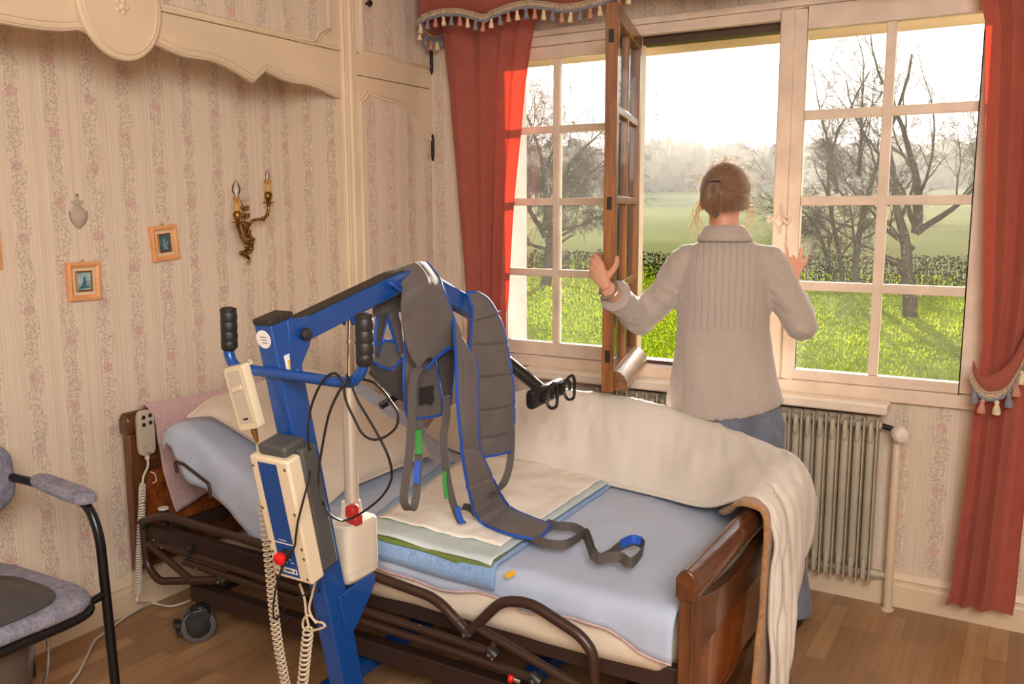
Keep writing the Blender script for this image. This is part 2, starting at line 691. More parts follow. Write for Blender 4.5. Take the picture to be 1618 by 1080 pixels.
mb.bb(XL - .6, EX0, YB + .041, 3.82, -.9, 3.0)
mb.bb(EX1, XR + .6, YB + .041, 3.82, -.9, 3.0)
mb.bb(EX0, EX1, YB + .041, 3.82, -.9, .82)
mb.bb(EX0, EX1, YB + .041, 3.82, 2.195, 3.0)
struct(mb.build('wall_outer', MATS['exterior_wall'], smooth=False))
struct(MB().bb(EX0 + .002, EX1 - .002, 3.62, 3.81, 2.17, 2.194).build('trim_1', MATS['soffit_board'], smooth=False))


def baseboard(name, a, b, nrm):
    a, b, nrm = V(a), V(b), V(nrm)
    prof = [(0, 0), (.018, 0), (.018, .085), (.014, .092), (.014, .105), (.018, .110), (.012, .122), (.008, .134), (0, .138)]
    mb = MB()
    mb.loft([[p + nrm * d + V((0, 0, h)) for d, h in prof] for p in (a, b)])
    return struct(mb.build(name, MATS['baseboard_paint'], angle=25))


baseboard('baseboard_left', (XL, YF, 0), (XL, YB, 0), (1, 0, 0))
baseboard('baseboard_back', (-2.50, YB, 0), (XR, YB, 0), (0, -1, 0))

# ------------------------------------------------------------------ window: casing, sill, three leaves
mb = MB()
mb.bb(-2.34, .02, 3.462, YB, 2.235, 2.262)
mb.bb(-2.34, .02, 3.470, YB, 2.195, 2.235)
mb.bb(-2.34, WX0 + .005, 3.474, YB, .80, 2.195)
mb.bb(WX1 - .005, .02, 3.474, YB, .80, 2.195)
mb.bb(-2.34, .02, 3.470, YB, .79, .842)
mb.bb(WX0, WX1, YB, 3.60, .80, .842)
mb.bb(WX0, WX1, YB + .02, 3.60, 2.200, 2.235)
mb.bb(-1.515, -1.475, YB, 3.58, .84, 2.2)
struct(mb.build('trim_2', MATS['window_paint'], bevel=.004))
struct(MB().bb(-1.50, -.87, 3.535, 3.60, 2.168, 2.2).bb(-1.475, -.87, 3.54, 3.60, .842, .858).build('trim_3', MATS['dark_rebate'], smooth=False))
mb = MB().bb(-1.97, -.437, 3.375, 3.474, .757, .797)
struct(mb.build('window_sill', MATS['sill_paint'], bevel=.008, seg=3))


def leaf(name, x0, x1, z0, z1, y0, y1, gx, gz, bar, m, stile=.05):
    """one glazed leaf: frame with glazing bars, bevelled, plus its panes as a part."""
    mb = MB()
    cols = [gx[0]] + gx[1:]
    mb.bb(x0, gx[0], y0, y1, z0, z1)
    mb.bb(gx[-1], x1, y0, y1, z0, z1)
    mb.bb(gx[0], gx[-1], y0, y1, z0, gz[0])
    mb.bb(gx[0], gx[-1], y0, y1, gz[-1], z1)
    for c in gx[1:-1]:
        mb.bb(c - bar / 2, c + bar / 2, y0 + .004, y1 - .004, gz[0], gz[-1])
    for c in gz[1:-1]:
        mb.bb(gx[0], gx[-1], y0 + .006, y1 - .006, c - bar / 2, c + bar / 2)
    o = struct(mb.build(name, m, bevel=.004))
    g = MB().bb(gx[0] - .004, gx[-1] + .004, (y0 + y1) / 2 - .0015, (y0 + y1) / 2 + .0015, gz[0] - .004, gz[-1] + .004)
    gl = g.build('glass', MATS['window_glass'], o, smooth=False)
    return o


GZ = [.905, 1.219, 1.533, 1.845, 2.145]
leaf('window_1', -2.20, -1.515, .845, 2.198, 3.488, 3.528, [-2.13, -1.855, -1.575], GZ, .032, MATS['window_paint'])
GZ = [.885, 1.208, 1.528, 1.843, 2.150]
w3 = leaf('window_3', -.852, -.135, .845, 2.228, 3.464, 3.504, [-.800, -.510, -.216], GZ, .034, MATS['window_paint'])
# cover strip on the meeting stile of the right leaf and its espagnolette rod with scrolled handle
MB().bb(-.895, -.842, 3.452, 3.50, .845, 2.228).build('cover_strip', MATS['window_paint'], w3, bevel=.006)
mb = MB()
hx, hz, hy = -.868, 1.455, 3.436
mb.ell((hx, hy + .006, hz), (.018, .014, .024))
mb.tube(catmull([(hx, hy, hz), (hx + .022, hy - .014, hz + .004), (hx + .04, hy - .014, hz - .010), (hx + .046, hy - .014, hz + .008), (hx + .034, hy - .014, hz + .016)], 18), .006)
mb.tube(catmull([(hx, hy, hz), (hx - .018, hy - .010, hz + .008), (hx - .034, hy - .010, hz - .006), (hx - .036, hy - .010, hz + .012), (hx - .026, hy - .010, hz + .014)], 16), .005)
mb.tube(catmull([(hx, hy + .01, hz - .05), (hx, hy + .004, hz - .02), (hx, hy + .004, hz + .03), (hx, hy + .01, hz + .06)], 12), [.004] * 4 + [.009] * 4 + [.004] * 4)
mb.build('handle', MATS['window_paint'], w3)

# open casement: hinged at the left of the gap, swung into the room, its varnished outer face turned to the right
SH = V((-1.478, 3.482, 0))
SD = V((.175, -.632, 0)).normalized()
SN = V((-SD.y, SD.x, 0))          # outer face normal, towards +x
SL, SZ0, SZ1 = .652, .850, 2.190


def sp(a, n, z):
    return SH + SD * a + SN * n + V((0, 0, z))


def sbar(mb, a0, a1, n0, n1, z0, z1):
    vs = [sp(a, n, z) for a in (a0, a1) for n in (n0, n1) for z in (z0, z1)]
    mb.add(vs, [(0, 1, 3, 2), (4, 6, 7, 5), (0, 4, 5, 1), (2, 3, 7, 6), (0, 2, 6, 4), (1, 5, 7, 3)])


mb = MB()
T = .021
sbar(mb, 0, .05, -T, T, SZ0, SZ1)
sbar(mb, SL - .052, SL, -T, T, SZ0, SZ1)
sbar(mb, .05, SL - .052, -T, T, SZ0 + .02, SZ0 + .08)
sbar(mb, .05, SL - .052, -T, T, SZ1 - .055, SZ1)
am = (.05 + SL - .052) / 2
sbar(mb, am - .014, am + .014, -T + .005, T - .005, SZ0 + .07, SZ1 - .05)
for z in (1.219, 1.533, 1.845):
    sbar(mb, .05, SL - .052, -T + .005, T - .005, z - .014, z + .014)
w2 = struct(mb.build('window_2', MATS['sash_wood'], bevel=.003))
mb = MB()
sbar(mb, .046, SL - .048, -.0015, .0015, SZ0 + .075, SZ1 - .05)
mb.build('glass', MATS['window_glass'], w2, smooth=False)
prof = [(.0, .065), (.014, .062), (.030, .050), (.042, .030), (.047, .010), (.044, .0), (.0, .0)]
mb = MB().loft([[sp(a, T + d, SZ0 - .002 + h * 1.1) for d, h in prof] for a in (.01, SL - .05)])
mb.build('weather_bar', MATS['sash_wood_flat'], w2, angle=60)
mb = MB()
for z in (.98, 1.52, 2.08):
    sbar(mb, SL - .0005, SL + .0012, -.010, .008, z - .022, z + .022)
mb.build('lock_plate', MATS['iron'], w2, smooth=False)

# ------------------------------------------------------------------ corner cupboard
XF = -2.52
cc = thing('corner_cupboard', 'tall cream built-in cupboard between bed niche and curtain, with wallpapered door panels', 'cupboard', (-2.7, 3.2, 0))
mb = MB()
mb.bb(XL, XF - .03, 2.872, YB - .002, 0, ZC)
mb.build('carcass', MATS['dark_rebate'], cc, smooth=False)
MB().bb(XL + .001, XF - .002, 2.868, 2.874, 0, ZC - .001).build('side_panel', MATS['paper_side'], cc, smooth=False)
d_top = (-2.520,2.958,2.058)[2]
d_y0, d_y1 = 2.972, 3.482
u_bot = (-2.520,3.297,2.152)[2]
mb = MB()
mb.bb(XF - .03, XF, 2.866, d_y0 - .003, 0, ZC)
mb.bb(XF - .03, XF, d_y1 + .003, YB - .002, 0, ZC)
mb.bb(XF - .03, XF, d_y0 - .003, d_y1 + .003, d_top + .003, u_bot - .003)
mb.bb(XF - .03, XF, d_y0 - .003, d_y1 + .003, 0, .16)
for k, (yy, r) in enumerate(((2.880, .010), (2.898, .006), (2.925, .012), (2.945, .005))):
    mb.rod((XF, yy, 0), (XF, yy, ZC), r, 10)
mb.build('face_frame', WHITE, cc, bevel=.003)


def door(nm, z0, z1, outline, knob=None, hinges=()):
    d = MB().bb(XF - .024, XF + .001, d_y0, d_y1, z0, z1).build(nm, WHITE, cc, bevel=.003)
    o = [V(p) for p in outline]
    n = V((.003, 0, 0))
    MB().prism([p - n * .6 for p in o], n).build('panel', MATS['paper_doors'], d, smooth=False)
    c = sum(o, V((0, 0, 0))) / len(o)
    mb = MB()
    mb.tube([p + n * .5 for p in o], .008, 8, loop=True)
    mb.tube([p + (p - c).normalized() * .014 + n * .3 for p in o], .005, 8, loop=True)
    mb.build('moulding', WHITE, d, angle=60)
    if knob:
        MB().lathe([(.004, 0), (.005, .012), (.011, .018), (.013, .026), (.009, .033), (.001, .035)], knob, (1, 0, 0), 16).build('knob', MATS['iron'], d)
    for h in hinges:
        mb = MB()
        mb.tube([(XF + .008, d_y1 + .006, h - .062), (XF + .008, d_y1 + .006, h - .05), (XF + .008, d_y1 + .006, h - .048), (XF + .008, d_y1 + .006, h + .048), (XF + .008, d_y1 + .006, h + .05), (XF + .008, d_y1 + .006, h + .062)], [.003, .006, .008, .008, .006, .003], 10)
        mb.build('hinge', MATS['iron'], d)


top = [(-2.520,2.981,1.951),(-2.520,2.998,1.958),(-2.520,3.015,1.970),(-2.520,3.032,1.993),(-2.520,3.070,1.989),(-2.520,3.125,1.979),(-2.520,3.187,1.975),(-2.520,3.245,1.969),(-2.520,3.304,1.949),(-2.520,3.360,1.915),(-2.520,3.412,1.873),(-2.520,3.442,1.858),(-2.520,3.471,1.837),(-2.520,3.496,1.815)]
low = [(XF, p[1], .30) for p in (top[-1], top[0])]
door('lower_door', .165, d_top, top + low, None, (1.79, .6))
ub = [(-2.520,2.999,2.160),(-2.520,3.500,2.158)]
door('upper_door', u_bot, ZC - .02, [ub[0], ub[1], (XF, ub[1][1], 2.57), (XF, ub[0][1], 2.57)], (-2.520,3.032,2.357), (u_bot + .035,))

# ------------------------------------------------------------------ cupboards over the bed with scalloped valance
oc = thing('overbed_cupboard', 'cream cupboard spanning the top of the bed niche above a scalloped board with oval medallion', 'cupboard', (-2.6, 1.9, 2.2))
vy0 = .6
vt = [(-2.520,2.003,2.143), (-2.520,2.864,2.143)]
vz = (vt[0][2] + vt[1][2]) / 2
MB().bb(XF - .022, XF, vy0, 2.866, vz, ZC).build('front_board', WHITE, oc, smooth=False)
MB().bb(XL + .001, XF - .023, vy0, 2.866, vz + .02, vz + .04).build('bottom_board', WHITE, oc, smooth=False)
low = [(-2.520,1.470,2.015),(-2.520,1.532,2.015),(-2.520,1.596,2.017),(-2.520,1.656,2.023),(-2.520,1.710,2.036),(-2.520,1.780,2.023),(-2.520,1.988,2.034),(-2.520,2.034,2.022),(-2.520,2.094,2.011),(-2.520,2.146,2.012),(-2.520,2.195,2.014),(-2.520,2.239,2.009),(-2.520,2.283,2.000),(-2.520,2.341,1.981),(-2.520,2.393,1.961),(-2.520,2.419,1.982),(-2.520,2.455,2.011),(-2.520,2.499,2.001),(-2.520,2.548,1.990),(-2.520,2.608,1.985),(-2.520,2.666,1.987),(-2.520,2.716,1.983),(-2.520,2.762,1.976),(-2.520,2.810,1.964),(-2.520,2.859,1.954)]
low = [(XF, vy0, low[0][2] + .04), (XF, 1.1, low[0][2] + .06), (XF, 1.35, low[0][2] + .02)] + [(XF, p[1], p[2]) for p in low]
poly = low + [(XF, 2.866, low[-1][2]), (XF, 2.866, vz - .002), (XF, vy0, vz - .002)]
va = MB().prism(poly, (-.022, 0, 0)).build('valance_board', WHITE, oc, bevel=.003)
mb = MB()
for off, r in ((.010, .0045), (.026, .003)):
    mb.tube([V(p) + V((.001, 0, off)) for p in low], r, 8)
mb.build('moulding', WHITE, va, angle=70)
ml, mr, mbm = (-2.500,1.694,2.062), (-2.500,1.992,2.107), (-2.500,1.862,1.963)
mcy, mry = (ml[1] + mr[1]) / 2, (mr[1] - ml[1]) / 2
mrz = mry * 1.16
mcz = mbm[2] + mrz
ring = [(XF, mcy + mry * math.cos(2 * PI * k / 56), mcz + mrz * math.sin(2 * PI * k / 56)) for k in range(56)]
md = MB().prism(ring, (.020, 0, 0)).build('medallion', WHITE, oc, bevel=.007, seg=3)
mb = MB()
mb.tube([V((XF + .021, mcy + (p[1] - mcy) * .86, mcz + (p[2] - mcz) * .88)) for p in ring], .004, 8, loop=True)
mb.ell((XF + .022, mcy, mcz - .012), (.008, .012, .012))
for k in range(5):
    a = 2 * PI * k / 5
    mb.ell((XF + .021, mcy + .017 * math.cos(a), mcz - .012 + .017 * math.sin(a)), (.006, .009, .009), None, 10, 6)
mb.build('rosette', WHITE, md)
pn = [(-2.520,2.004,2.161),(-2.520,2.700,2.155),(-2.520,2.721,2.163),(-2.520,2.729,2.181),(-2.520,2.748,2.198),(-2.520,2.774,2.212),(-2.520,2.800,2.219)]
pz = 2.585
pn = [(XF + .003, p[1], p[2]) for p in pn] + [(XF + .003, pn[-1][1], pz), (XF + .003, pn[0][1], pz)]
dd = MB().prism([V(p) - V((.004, 0, 0)) for p in pn], (.003, 0, 0)).build('door_panel', MATS['paper_doors'], oc, smooth=False)
c = sum((V(p) for p in pn), V((0, 0, 0))) / len(pn)
mb = MB().tube([V(p) for p in pn], .008, 8, loop=True)
mb.tube([V(p) + (V(p) - c).normalized() * .016 for p in pn], .0045, 8, loop=True)
mb.build('moulding', WHITE, dd, angle=60)
MB().bb(XF, XF + .004, vy0, 2.866, vz - .001, vz + .012).build('joint_strip', WHITE, oc, bevel=.002)


# ------------------------------------------------------------------ curtains
def curtain(name, rows, yc, nf, label, amp=.026, seed=0):
    """rows: (z, x_left, x_right, depth factor)"""
    mb = MB()
    zs = [r[0] for r in rows]
    cl = catmull([V((r[1], r[2], r[3])) for r in rows], 1 + 12 * (len(rows) - 1))
    cz = catmull([V((r[0], 0, 0)) for r in rows], 1 + 12 * (len(rows) - 1))
    grid = []
    nu = 150
    for c, zz in zip(cl, cz):
        z = zz.x
        row = []
        for i in range(nu + 1):
            u = i / nu
            ph = u * nf + .30 * math.sin(5.1 * u + seed) + .05 * noise.noise(V((u * 3, z * .8, seed)))
            w = math.sin(2 * PI * ph)
            w = math.copysign(abs(w) ** .85, w)
            a = amp * c.z * (.75 + .5 * noise.noise(V((u * 4 + seed, 2.2, z * .3))))
            x = c.x + (c.y - c.x) * (u + .012 * math.sin(4 * PI * ph))
            row.append((x, yc + a * w + .006 * noise.noise(V((x * 9, z * 3, seed))), z))
        grid.append(row)
    mb.grid(grid)
    o = mb.build(name, MATS['curtain_red'], None, origin=True)
    tag(o, label, 'curtain', 'red window curtains')
    return o


lc = curtain('curtain', [(2.45, -2.43, -1.885, 1), (2.29, -2.41, -1.893, 1), (1.9, -2.39, -1.925, 1), (1.56, -2.365, -1.958, 1), (1.25, -2.32, -2.015, .9), (1.08, -2.285, -2.05, .8), (1.0, -2.28, -2.06, .8), (.8, -2.31, -2.04, .9), (.4, -2.34, -2.01, 1), (.08, -2.35, -2.0, 1)],
             3.405, 4.3, 'long red curtain hanging at the cupboard end of the window', seed=2)
rc = curtain('curtain', [(2.45, -.285, .16, 1), (2.14, -.275, .14, 1), (1.7, -.248, .12, 1), (1.26, -.210, .09, 1), (1.0, -.168, .06, .8), (.9, -.155, .035, .75), (.83, -.152, .02, .75), (.6, -.172, .012, .9), (.3, -.192, .008, 1), (.10, -.205, .004, 1)],
             3.378, 2.7, 'long red curtain gathered by a fringed tieback beside the radiator', seed=5)


def tassel(parent, p, k, s=1.0):
    m = MATS[('tassel_cream', 'tassel_blue', 'tassel_pink')[k % 3]]
    mb = MB()
    p = V(p)
    prof = [(.0015, .012), (.002, .004), (.006, .001), (.0075, -.003), (.005, -.007), (.0065, -.010), (.0095, -.020), (.011, -.033), (.010, -.035), (.001, -.034)]
    mb.lathe([(r * s, h * s) for r, h in prof], p, (random.uniform(-.08, .08), random.uniform(-.08, .08), 1), 12)
    return mb.build('tassel', m, parent, angle=60)


def fringe(parent, curve, spacing, start=0, s=1.0, k0=0):
    """braid along a curve with tassels hanging from it."""
    mb = MB()
    mb.tube(curve, .012, 8, flat=.35, up=(0, -1, .2))
    mb.tube([p + V((0, -.004, .010)) for p in curve], .0035, 6)
    b = mb.build('braid', MATS['braid'], parent, angle=80)
    fine = catmull(curve, len(curve) * 4)
    mb = MB().tube([p + V((0, -.003, -.015)) for p in fine], [.0045 + .0025 * abs(math.sin(i * PI / 8)) for i in range(len(fine))], 8)
    mb.build('loop_fringe', MATS['tassel_blue'], b)
    L = 0
    nxt = start
    k = k0
    for a, c in zip(curve, curve[1:]):
        d = (c - a).length
        while nxt <= L + d:
            tassel(b, a.lerp(c, (nxt - L) / d) + V((0, -.004, -.024)), k, s)
            k += 1
            nxt += spacing
        L += d


pm = thing('pelmet', 'red scalloped fabric pelmet with tasselled braid along the top of the window', 'pelmet', (-1.2, 3.3, 2.3))
low = [(-2.426,3.280,2.318),(-2.404,3.280,2.337),(-2.363,3.280,2.346),(-2.316,3.280,2.351),(-2.256,3.280,2.349),(-2.201,3.280,2.341),(-2.140,3.280,2.323),(-2.080,3.280,2.304),(-2.048,3.280,2.316),(-2.014,3.280,2.322),(-1.968,3.280,2.332),(-1.919,3.280,2.336),(-1.872,3.280,2.336),(-1.824,3.280,2.329),(-1.769,3.280,2.317),(-1.709,3.280,2.303),(-1.655,3.280,2.301),(-1.611,3.280,2.304),(-1.535,3.280,2.313),(-1.452,3.280,2.336),(-1.336,3.280,2.349),(-1.187,3.280,2.330),(-1.044,3.280,2.320),(-0.931,3.280,2.331),(-0.715,3.280,2.332),(-0.511,3.280,2.292),(-0.269,3.280,2.301)]
low = catmull(low, 90)
ptop = ZC - .03
MB().grid([[V((p.x, 3.28, ptop)) for p in low], [V((p.x, 3.28, (ptop + p.z) / 2)) for p in low], low]).build('front_cloth', MATS['curtain_red'], pm, solid=.006)
side = [V((low[0].x, 3.28 + .2 * k / 8, low[0].z - .035 * math.sin(PI * k / 8) - .01 * k / 8)) for k in range(9)]
MB().grid([[V((low[0].x, p.y, ptop)) for p in side], side]).build('side_cloth', MATS['curtain_red'], pm, solid=.006)
fringe(pm, [p + V((0, -.004, -.008)) for p in low], .042, .02)
fringe(pm, [p + V((-.005, 0, -.008)) for p in side], .045, .02)

tb = thing('tieback', 'red fringed tieback wrapped around the curtain next to the radiator', 'tieback', (-.1, 3.33, .9))
te = catmull([(-0.174,3.335,0.984),(-0.161,3.335,0.959),(-0.139,3.335,0.941),(-0.098,3.335,0.956),(-0.058,3.335,1.007),(-0.030,3.335,1.083),(0.001,3.335,1.191)], 30)
be = catmull([(-0.173,3.335,0.945),(-0.159,3.335,0.911),(-0.141,3.335,0.889),(-0.114,3.335,0.881),(-0.074,3.335,0.898),(-0.039,3.335,0.957),(0.007,3.335,1.108)], 30)
rows = []
for k in range(7):
    f = k / 6
    rows.append([a.lerp(b, f) + V((0, -.012 * math.sin(PI * f) + .03 * max(0, 1 - i / 5), 0)) for i, (a, b) in enumerate(zip(te, be))])
MB().grid(rows).build('band', MATS['curtain_red'], tb, solid=.005)
fringe(tb, [p + V((0, -.006 + .03 * max(0, 1 - i / 5), -.004)) for i, p in enumerate(be)], .044, .035, 1.25, 1)
lt = thing('curtain_tie', 'thin pale cord tying in the curtain at the cupboard end of the window', 'tieback', (-2.16, 3.4, 1.0))
mb = MB()
mb.tube(catmull([(-2.285, 3.40, 1.052), (-2.22, 3.36, 1.045), (-2.12, 3.366, 1.042), (-2.092, 3.385, 1.045), (-2.086, 3.42, 1.05), (-2.10, 3.445, 1.06), (-2.17, 3.46, 1.06), (-2.27, 3.44, 1.055)], 40), .0035, 8, loop=True)
mb.build('cord', MATS['curtain_edge'], lt)

# ------------------------------------------------------------------ radiator, pipe, valve
rd = thing('radiator', 'beige finned panel radiator under the window sill', 'radiator', (-1.05, 3.42, .09))
RX1, RX0, RZ0, RZ1 = -.470, -1.63, .100, .742
nfin = 26
for i in range(nfin):
    x = RX1 - .0450 * i
    mb = MB()
    mb.bb(x - .0028, x + .0028, 3.386, 3.450, RZ0, RZ1)
    mb.tube([(x - .0225, 3.418, RZ0 + .05), (x - .0225, 3.418, RZ0 + .056), (x - .0225, 3.418, RZ0 + .075), (x - .0225, 3.418, RZ1 - .075), (x - .0225, 3.418, RZ1 - .056), (x - .0225, 3.418, RZ1 - .05)], [.004, .012, .0165, .0165, .012, .004], 12)
    mb.tube([(x - .0225, 3.400, RZ1 - .10), (x - .0225, 3.400, RZ1 - .085), (x - .0225, 3.400, RZ1 - .02)], [.004, .010, .010], 10)
    mb.tube([(x - .0225, 3.400, RZ0 + .10), (x - .0225, 3.400, RZ0 + .085), (x - .0225, 3.400, RZ0 + .02)], [.004, .010, .010], 10)
    mb.build('fin', MATS['radiator_paint'], rd, bevel=.0015)
mb = MB().bb(RX0, RX1, 3.440, 3.458, RZ0 + .01, RZ1 - .005)
mb.rod((RX0, 3.435, RZ0 + .035), (RX1 + .012, 3.435, RZ0 + .035), .016)
mb.rod((RX0, 3.435, RZ1 - .035), (RX1 + .012, 3.435, RZ1 - .035), .016)
mb.build('header', MATS['radiator_paint'], rd)
mb = MB()
for x in (-1.45, -.62):
    mb.bb(x - .02, x + .02, 3.445, 3.499, .3, .33)
mb.build('bracket', MATS['radiator_paint'], rd)
MB().lathe([(.010, -.03), (.018, -.028), (.018, 0), (.014, .004), (.014, .018), (.008, .022)], (RX1 + .03, 3.435, RZ0 + .035), (1, 0, 0), 6).build('end_plug', MATS['radiator_paint'], rd)
pp = thing('heating_pipe', 'thin cream heating pipe standing at the right end of the radiator', 'pipe', (-.405, 3.44, 0))
MB().tube([(-.405, 3.44, 0), (-.405, 3.44, .655), (-.405, 3.44, .668)], [.0165, .0165, .010], 16).lathe([(.024, 0), (.024, .006), (.018, .010)], (-.405, 3.44, 0), (0, 0, 1), 20).build('pipe', MATS['pipe_paint'], pp)
vv = thing('radiator_valve', 'white ribbed thermostatic valve head at the top of the heating pipe', 'valve', (-.40, 3.42, .70))
mb = MB().rod((RX1 + .012, 3.435, RZ1 - .035), (-.405, 3.437, .695), .010).rod((-.405, 3.44, .665), (-.405, 3.44, .705), .013)
mb.build('valve_body', MATS['iron'], vv)
ax = V((.35, -.9, -.12)).normalized()
c0 = V((-.402, 3.43, .693))
hd = MB().lathe([(.014, 0), (.026, .006), (.029, .014), (.028, .040), (.022, .052), (.012, .056), (.0005, .057)], c0, ax, 24).build('valve_head', MATS['valve_white'], vv)
mb = MB()
s, u, _ = frame_from(ax)
for k in range(22):
    a = 2 * PI * k / 22
    r = s * math.cos(a) + u * math.sin(a)
    mb.bar(c0 + r * .029 + ax * .010, c0 + r * .027 + ax * .046, .0035, .004, r)
mb.build('grip_rib', MATS['valve_white'], hd)

# ------------------------------------------------------------------ things on the niche wall


def wall_picture(y, z, w, h, tilt, label, bg, fig, kind):
    t = thing('picture_frame', label, 'picture', (XL + .001, y, z), 'small orange picture frames on the niche wall')
    R = Matrix.Rotation(tilt, 3, 'X')

    def q(a, b, d):
        return V((XL + .001, y, z)) + R @ V((d, a, b))

    def rect_frame(w0, h0, w1, h1, d0, d1):
        mb = MB()
        o = [(-w0, -h0), (w0, -h0), (w0, h0), (-w0, h0)]
        i = [(-w1, -h1), (w1, -h1), (w1, h1), (-w1, h1)]
        mb.loft([[q(a, b, 0) for a, b in o], [q(a, b, d0) for a, b in o], [q(a * .5 + c * .5, b * .5 + e * .5, d0 + .003) for (a, b), (c, e) in zip(o, i)], [q(a, b, d1) for a, b in i], [q(a, b, 0) for a, b in i]], False)
        return mb
    fr = rect_frame(w / 2, h / 2, w * .345, h * .355, .014, .011).build('frame', MATS['orange_frame'], t, angle=20)
    m = MB().prism([q(a * w * .35, b * h * .36, .003) for a, b in ((-1, -1), (1, -1), (1, 1), (-1, 1))], (.003, 0, 0)).build('mat_board', MATS['mat_board'], t, smooth=False)
    rect_frame(w * .255, h * .27, w * .205, h * .225, .010, .009).build('inner_frame', MATS['gilt'], t, angle=20)
    p = MB().prism([q(a * w * .21, b * h * .23, .0065) for a, b in ((-1, -1), (1, -1), (1, 1), (-1, 1))], (.001, 0, 0)).build('print', M('print_' + kind, bg, .4, var=(30, .25)), t, smooth=False)
    mb = MB()
    for poly in fig:
        mb.prism([q(a * w * .2, b * h * .22, .0076) for a, b in poly], (.0006, 0, 0))
    mb.build('painted_figure', M('figure_' + kind, (116, 140, 142) if kind != 'sit' else (64, 112, 124), .5, var=(60, .3)), p, smooth=False)
    mb = MB().tube(catmull([q(-.006, h / 2 - .002, .006), q(0, h / 2 + .008, .006), q(.006, h / 2 - .002, .006)], 10), .0012, 6)
    mb.build('hanger', MATS['gilt'], t)


figA = [[(-.7, -.85), (.85, -.85), (.8, -.6), (.35, -.45), (.4, -.1), (.2, .05), (.22, .4), (.1, .62), (-.02, .4), (-.1, .05), (-.3, -.3), (-.35, -.55), (-.7, -.65)]]
figB = [[(-.45, -.8), (.5, -.8), (.35, -.5), (.6, -.2), (.7, .2), (.3, .05), (.25, .4), (-.05, .65), (-.3, .4), (-.15, .1), (-.55, -.05), (-.35, -.3)]]
figC = [[(-.3, -.85), (.3, -.85), (.25, 0), (.5, .3), (0, .5), (-.4, .2)]]
wall_picture(1.888, 1.258, .124, .134, -.012, 'square orange-framed picture of a pale seated figure, lower right of the glass font', (150, 182, 186), figA, 'sit')
wall_picture(2.229, 1.379, .118, .132, .085, 'slightly tilted orange-framed picture with dark teal print, left of the brass wall lamp', (58, 92, 104), figB, 'kneel')
wall_picture(1.545, 1.385, .124, .134, -.01, 'orange-framed picture cut off by the left edge of the photo', (90, 130, 140), figC, 'third')

ft = thing('holy_water_font', 'small pressed-glass holy water font with cross hanging on the niche wall', 'wall font', (XL, 1.886, 1.44))
fy, fz = 1.887, 1.478
mb = MB()
rings = []
for i in range(9):
    f = i / 8
    zz = fz - .040 + .062 * f
    r = .030 * math.sin(PI / 2 * min(1, f * 1.25)) ** .8 + .001
    rings.append([V((XL + .004 + max(0, math.cos(a)) * r * .8, fy + r * math.sin(a) * (1 + .05 * math.cos(10 * a)), zz)) for a in [2 * PI * k / 32 for k in range(32)]])
mb.loft(rings)
mb.build('bowl', MATS['glass_relief'], ft)
MB().ell((XL + .005, fy, fz + .018), (.006, .025, .026)).build('back_shell', MATS['glass_relief'], ft)
mb = MB().bb(XL + .001, XL + .007, fy - .006, fy + .006, fz + .02, fz + .082)
mb.bb(XL + .001, XL + .007, fy - .021, fy + .021, fz + .046, fz + .058)
mb.ell((XL + .008, fy, fz + .050), (.004, .006, .012))
mb.build('cross', MATS['glass_relief'], ft, bevel=.002)
MB().ell((XL + .008, fy, fz + .076), (.003, .003, .003)).build('nail', MATS['iron'], ft)

sc = thing('wall_lamp', 'brass two-armed candle wall lamp with yellow drip candles', 'wall lamp', (XL, 2.6, 1.28))
mb = MB()
tail = [(-2.845,2.622,1.281),(-2.845,2.630,1.299),(-2.845,2.614,1.313),(-2.845,2.597,1.322),(-2.845,2.611,1.329),(-2.845,2.636,1.333),(-2.845,2.644,1.362),(-2.845,2.636,1.396),(-2.845,2.617,1.423),(-2.845,2.605,1.454),(-2.845,2.615,1.490),(-2.845,2.606,1.521),(-2.845,2.601,1.542)]
mb.tube(catmull(tail, 40), [.002 + .010 * math.sin(PI * min(1, .08 + i / 40)) for i in range(40)], 10)
for px in [(-2.845,2.623,1.349),(-2.845,2.642,1.375),(-2.845,2.623,1.407),(-2.845,2.608,1.441),(-2.845,2.620,1.475),(-2.845,2.597,1.322),(-2.845,2.616,1.506)]:
    p = V(px)
    for sg in (-1, 1):
        mb.ell(p + V((.004, .010 * sg, .004)), (.008, .013, .009), rot(sg * .6), 10, 6)
mb.build('back_plate', MATS['brass'], sc)
armR = catmull([(-2.840,2.614,1.397),(-2.820,2.601,1.423),(-2.790,2.599,1.454),(-2.790,2.634,1.462),(-2.790,2.665,1.464),(-2.790,2.691,1.487),(-2.790,2.698,1.519)], 36)
armL = catmull([(-2.840,2.616,1.365),(-2.800,2.557,1.389),(-2.770,2.518,1.413),(-2.760,2.500,1.438)], 24)
mb = MB().tube(armR, [.0085 - .0025 * i / 36 for i in range(36)], 10)
for i in (8, 16, 24, 30):
    mb.ell(armR[i], (.007, .013, .006), rot(i), 10, 6)
mb.build('arm', MATS['brass'], sc)
MB().tube(armL, .008, 10).ell(armL[12], (.010, .012, .007)).build('arm', MATS['brass'], sc)


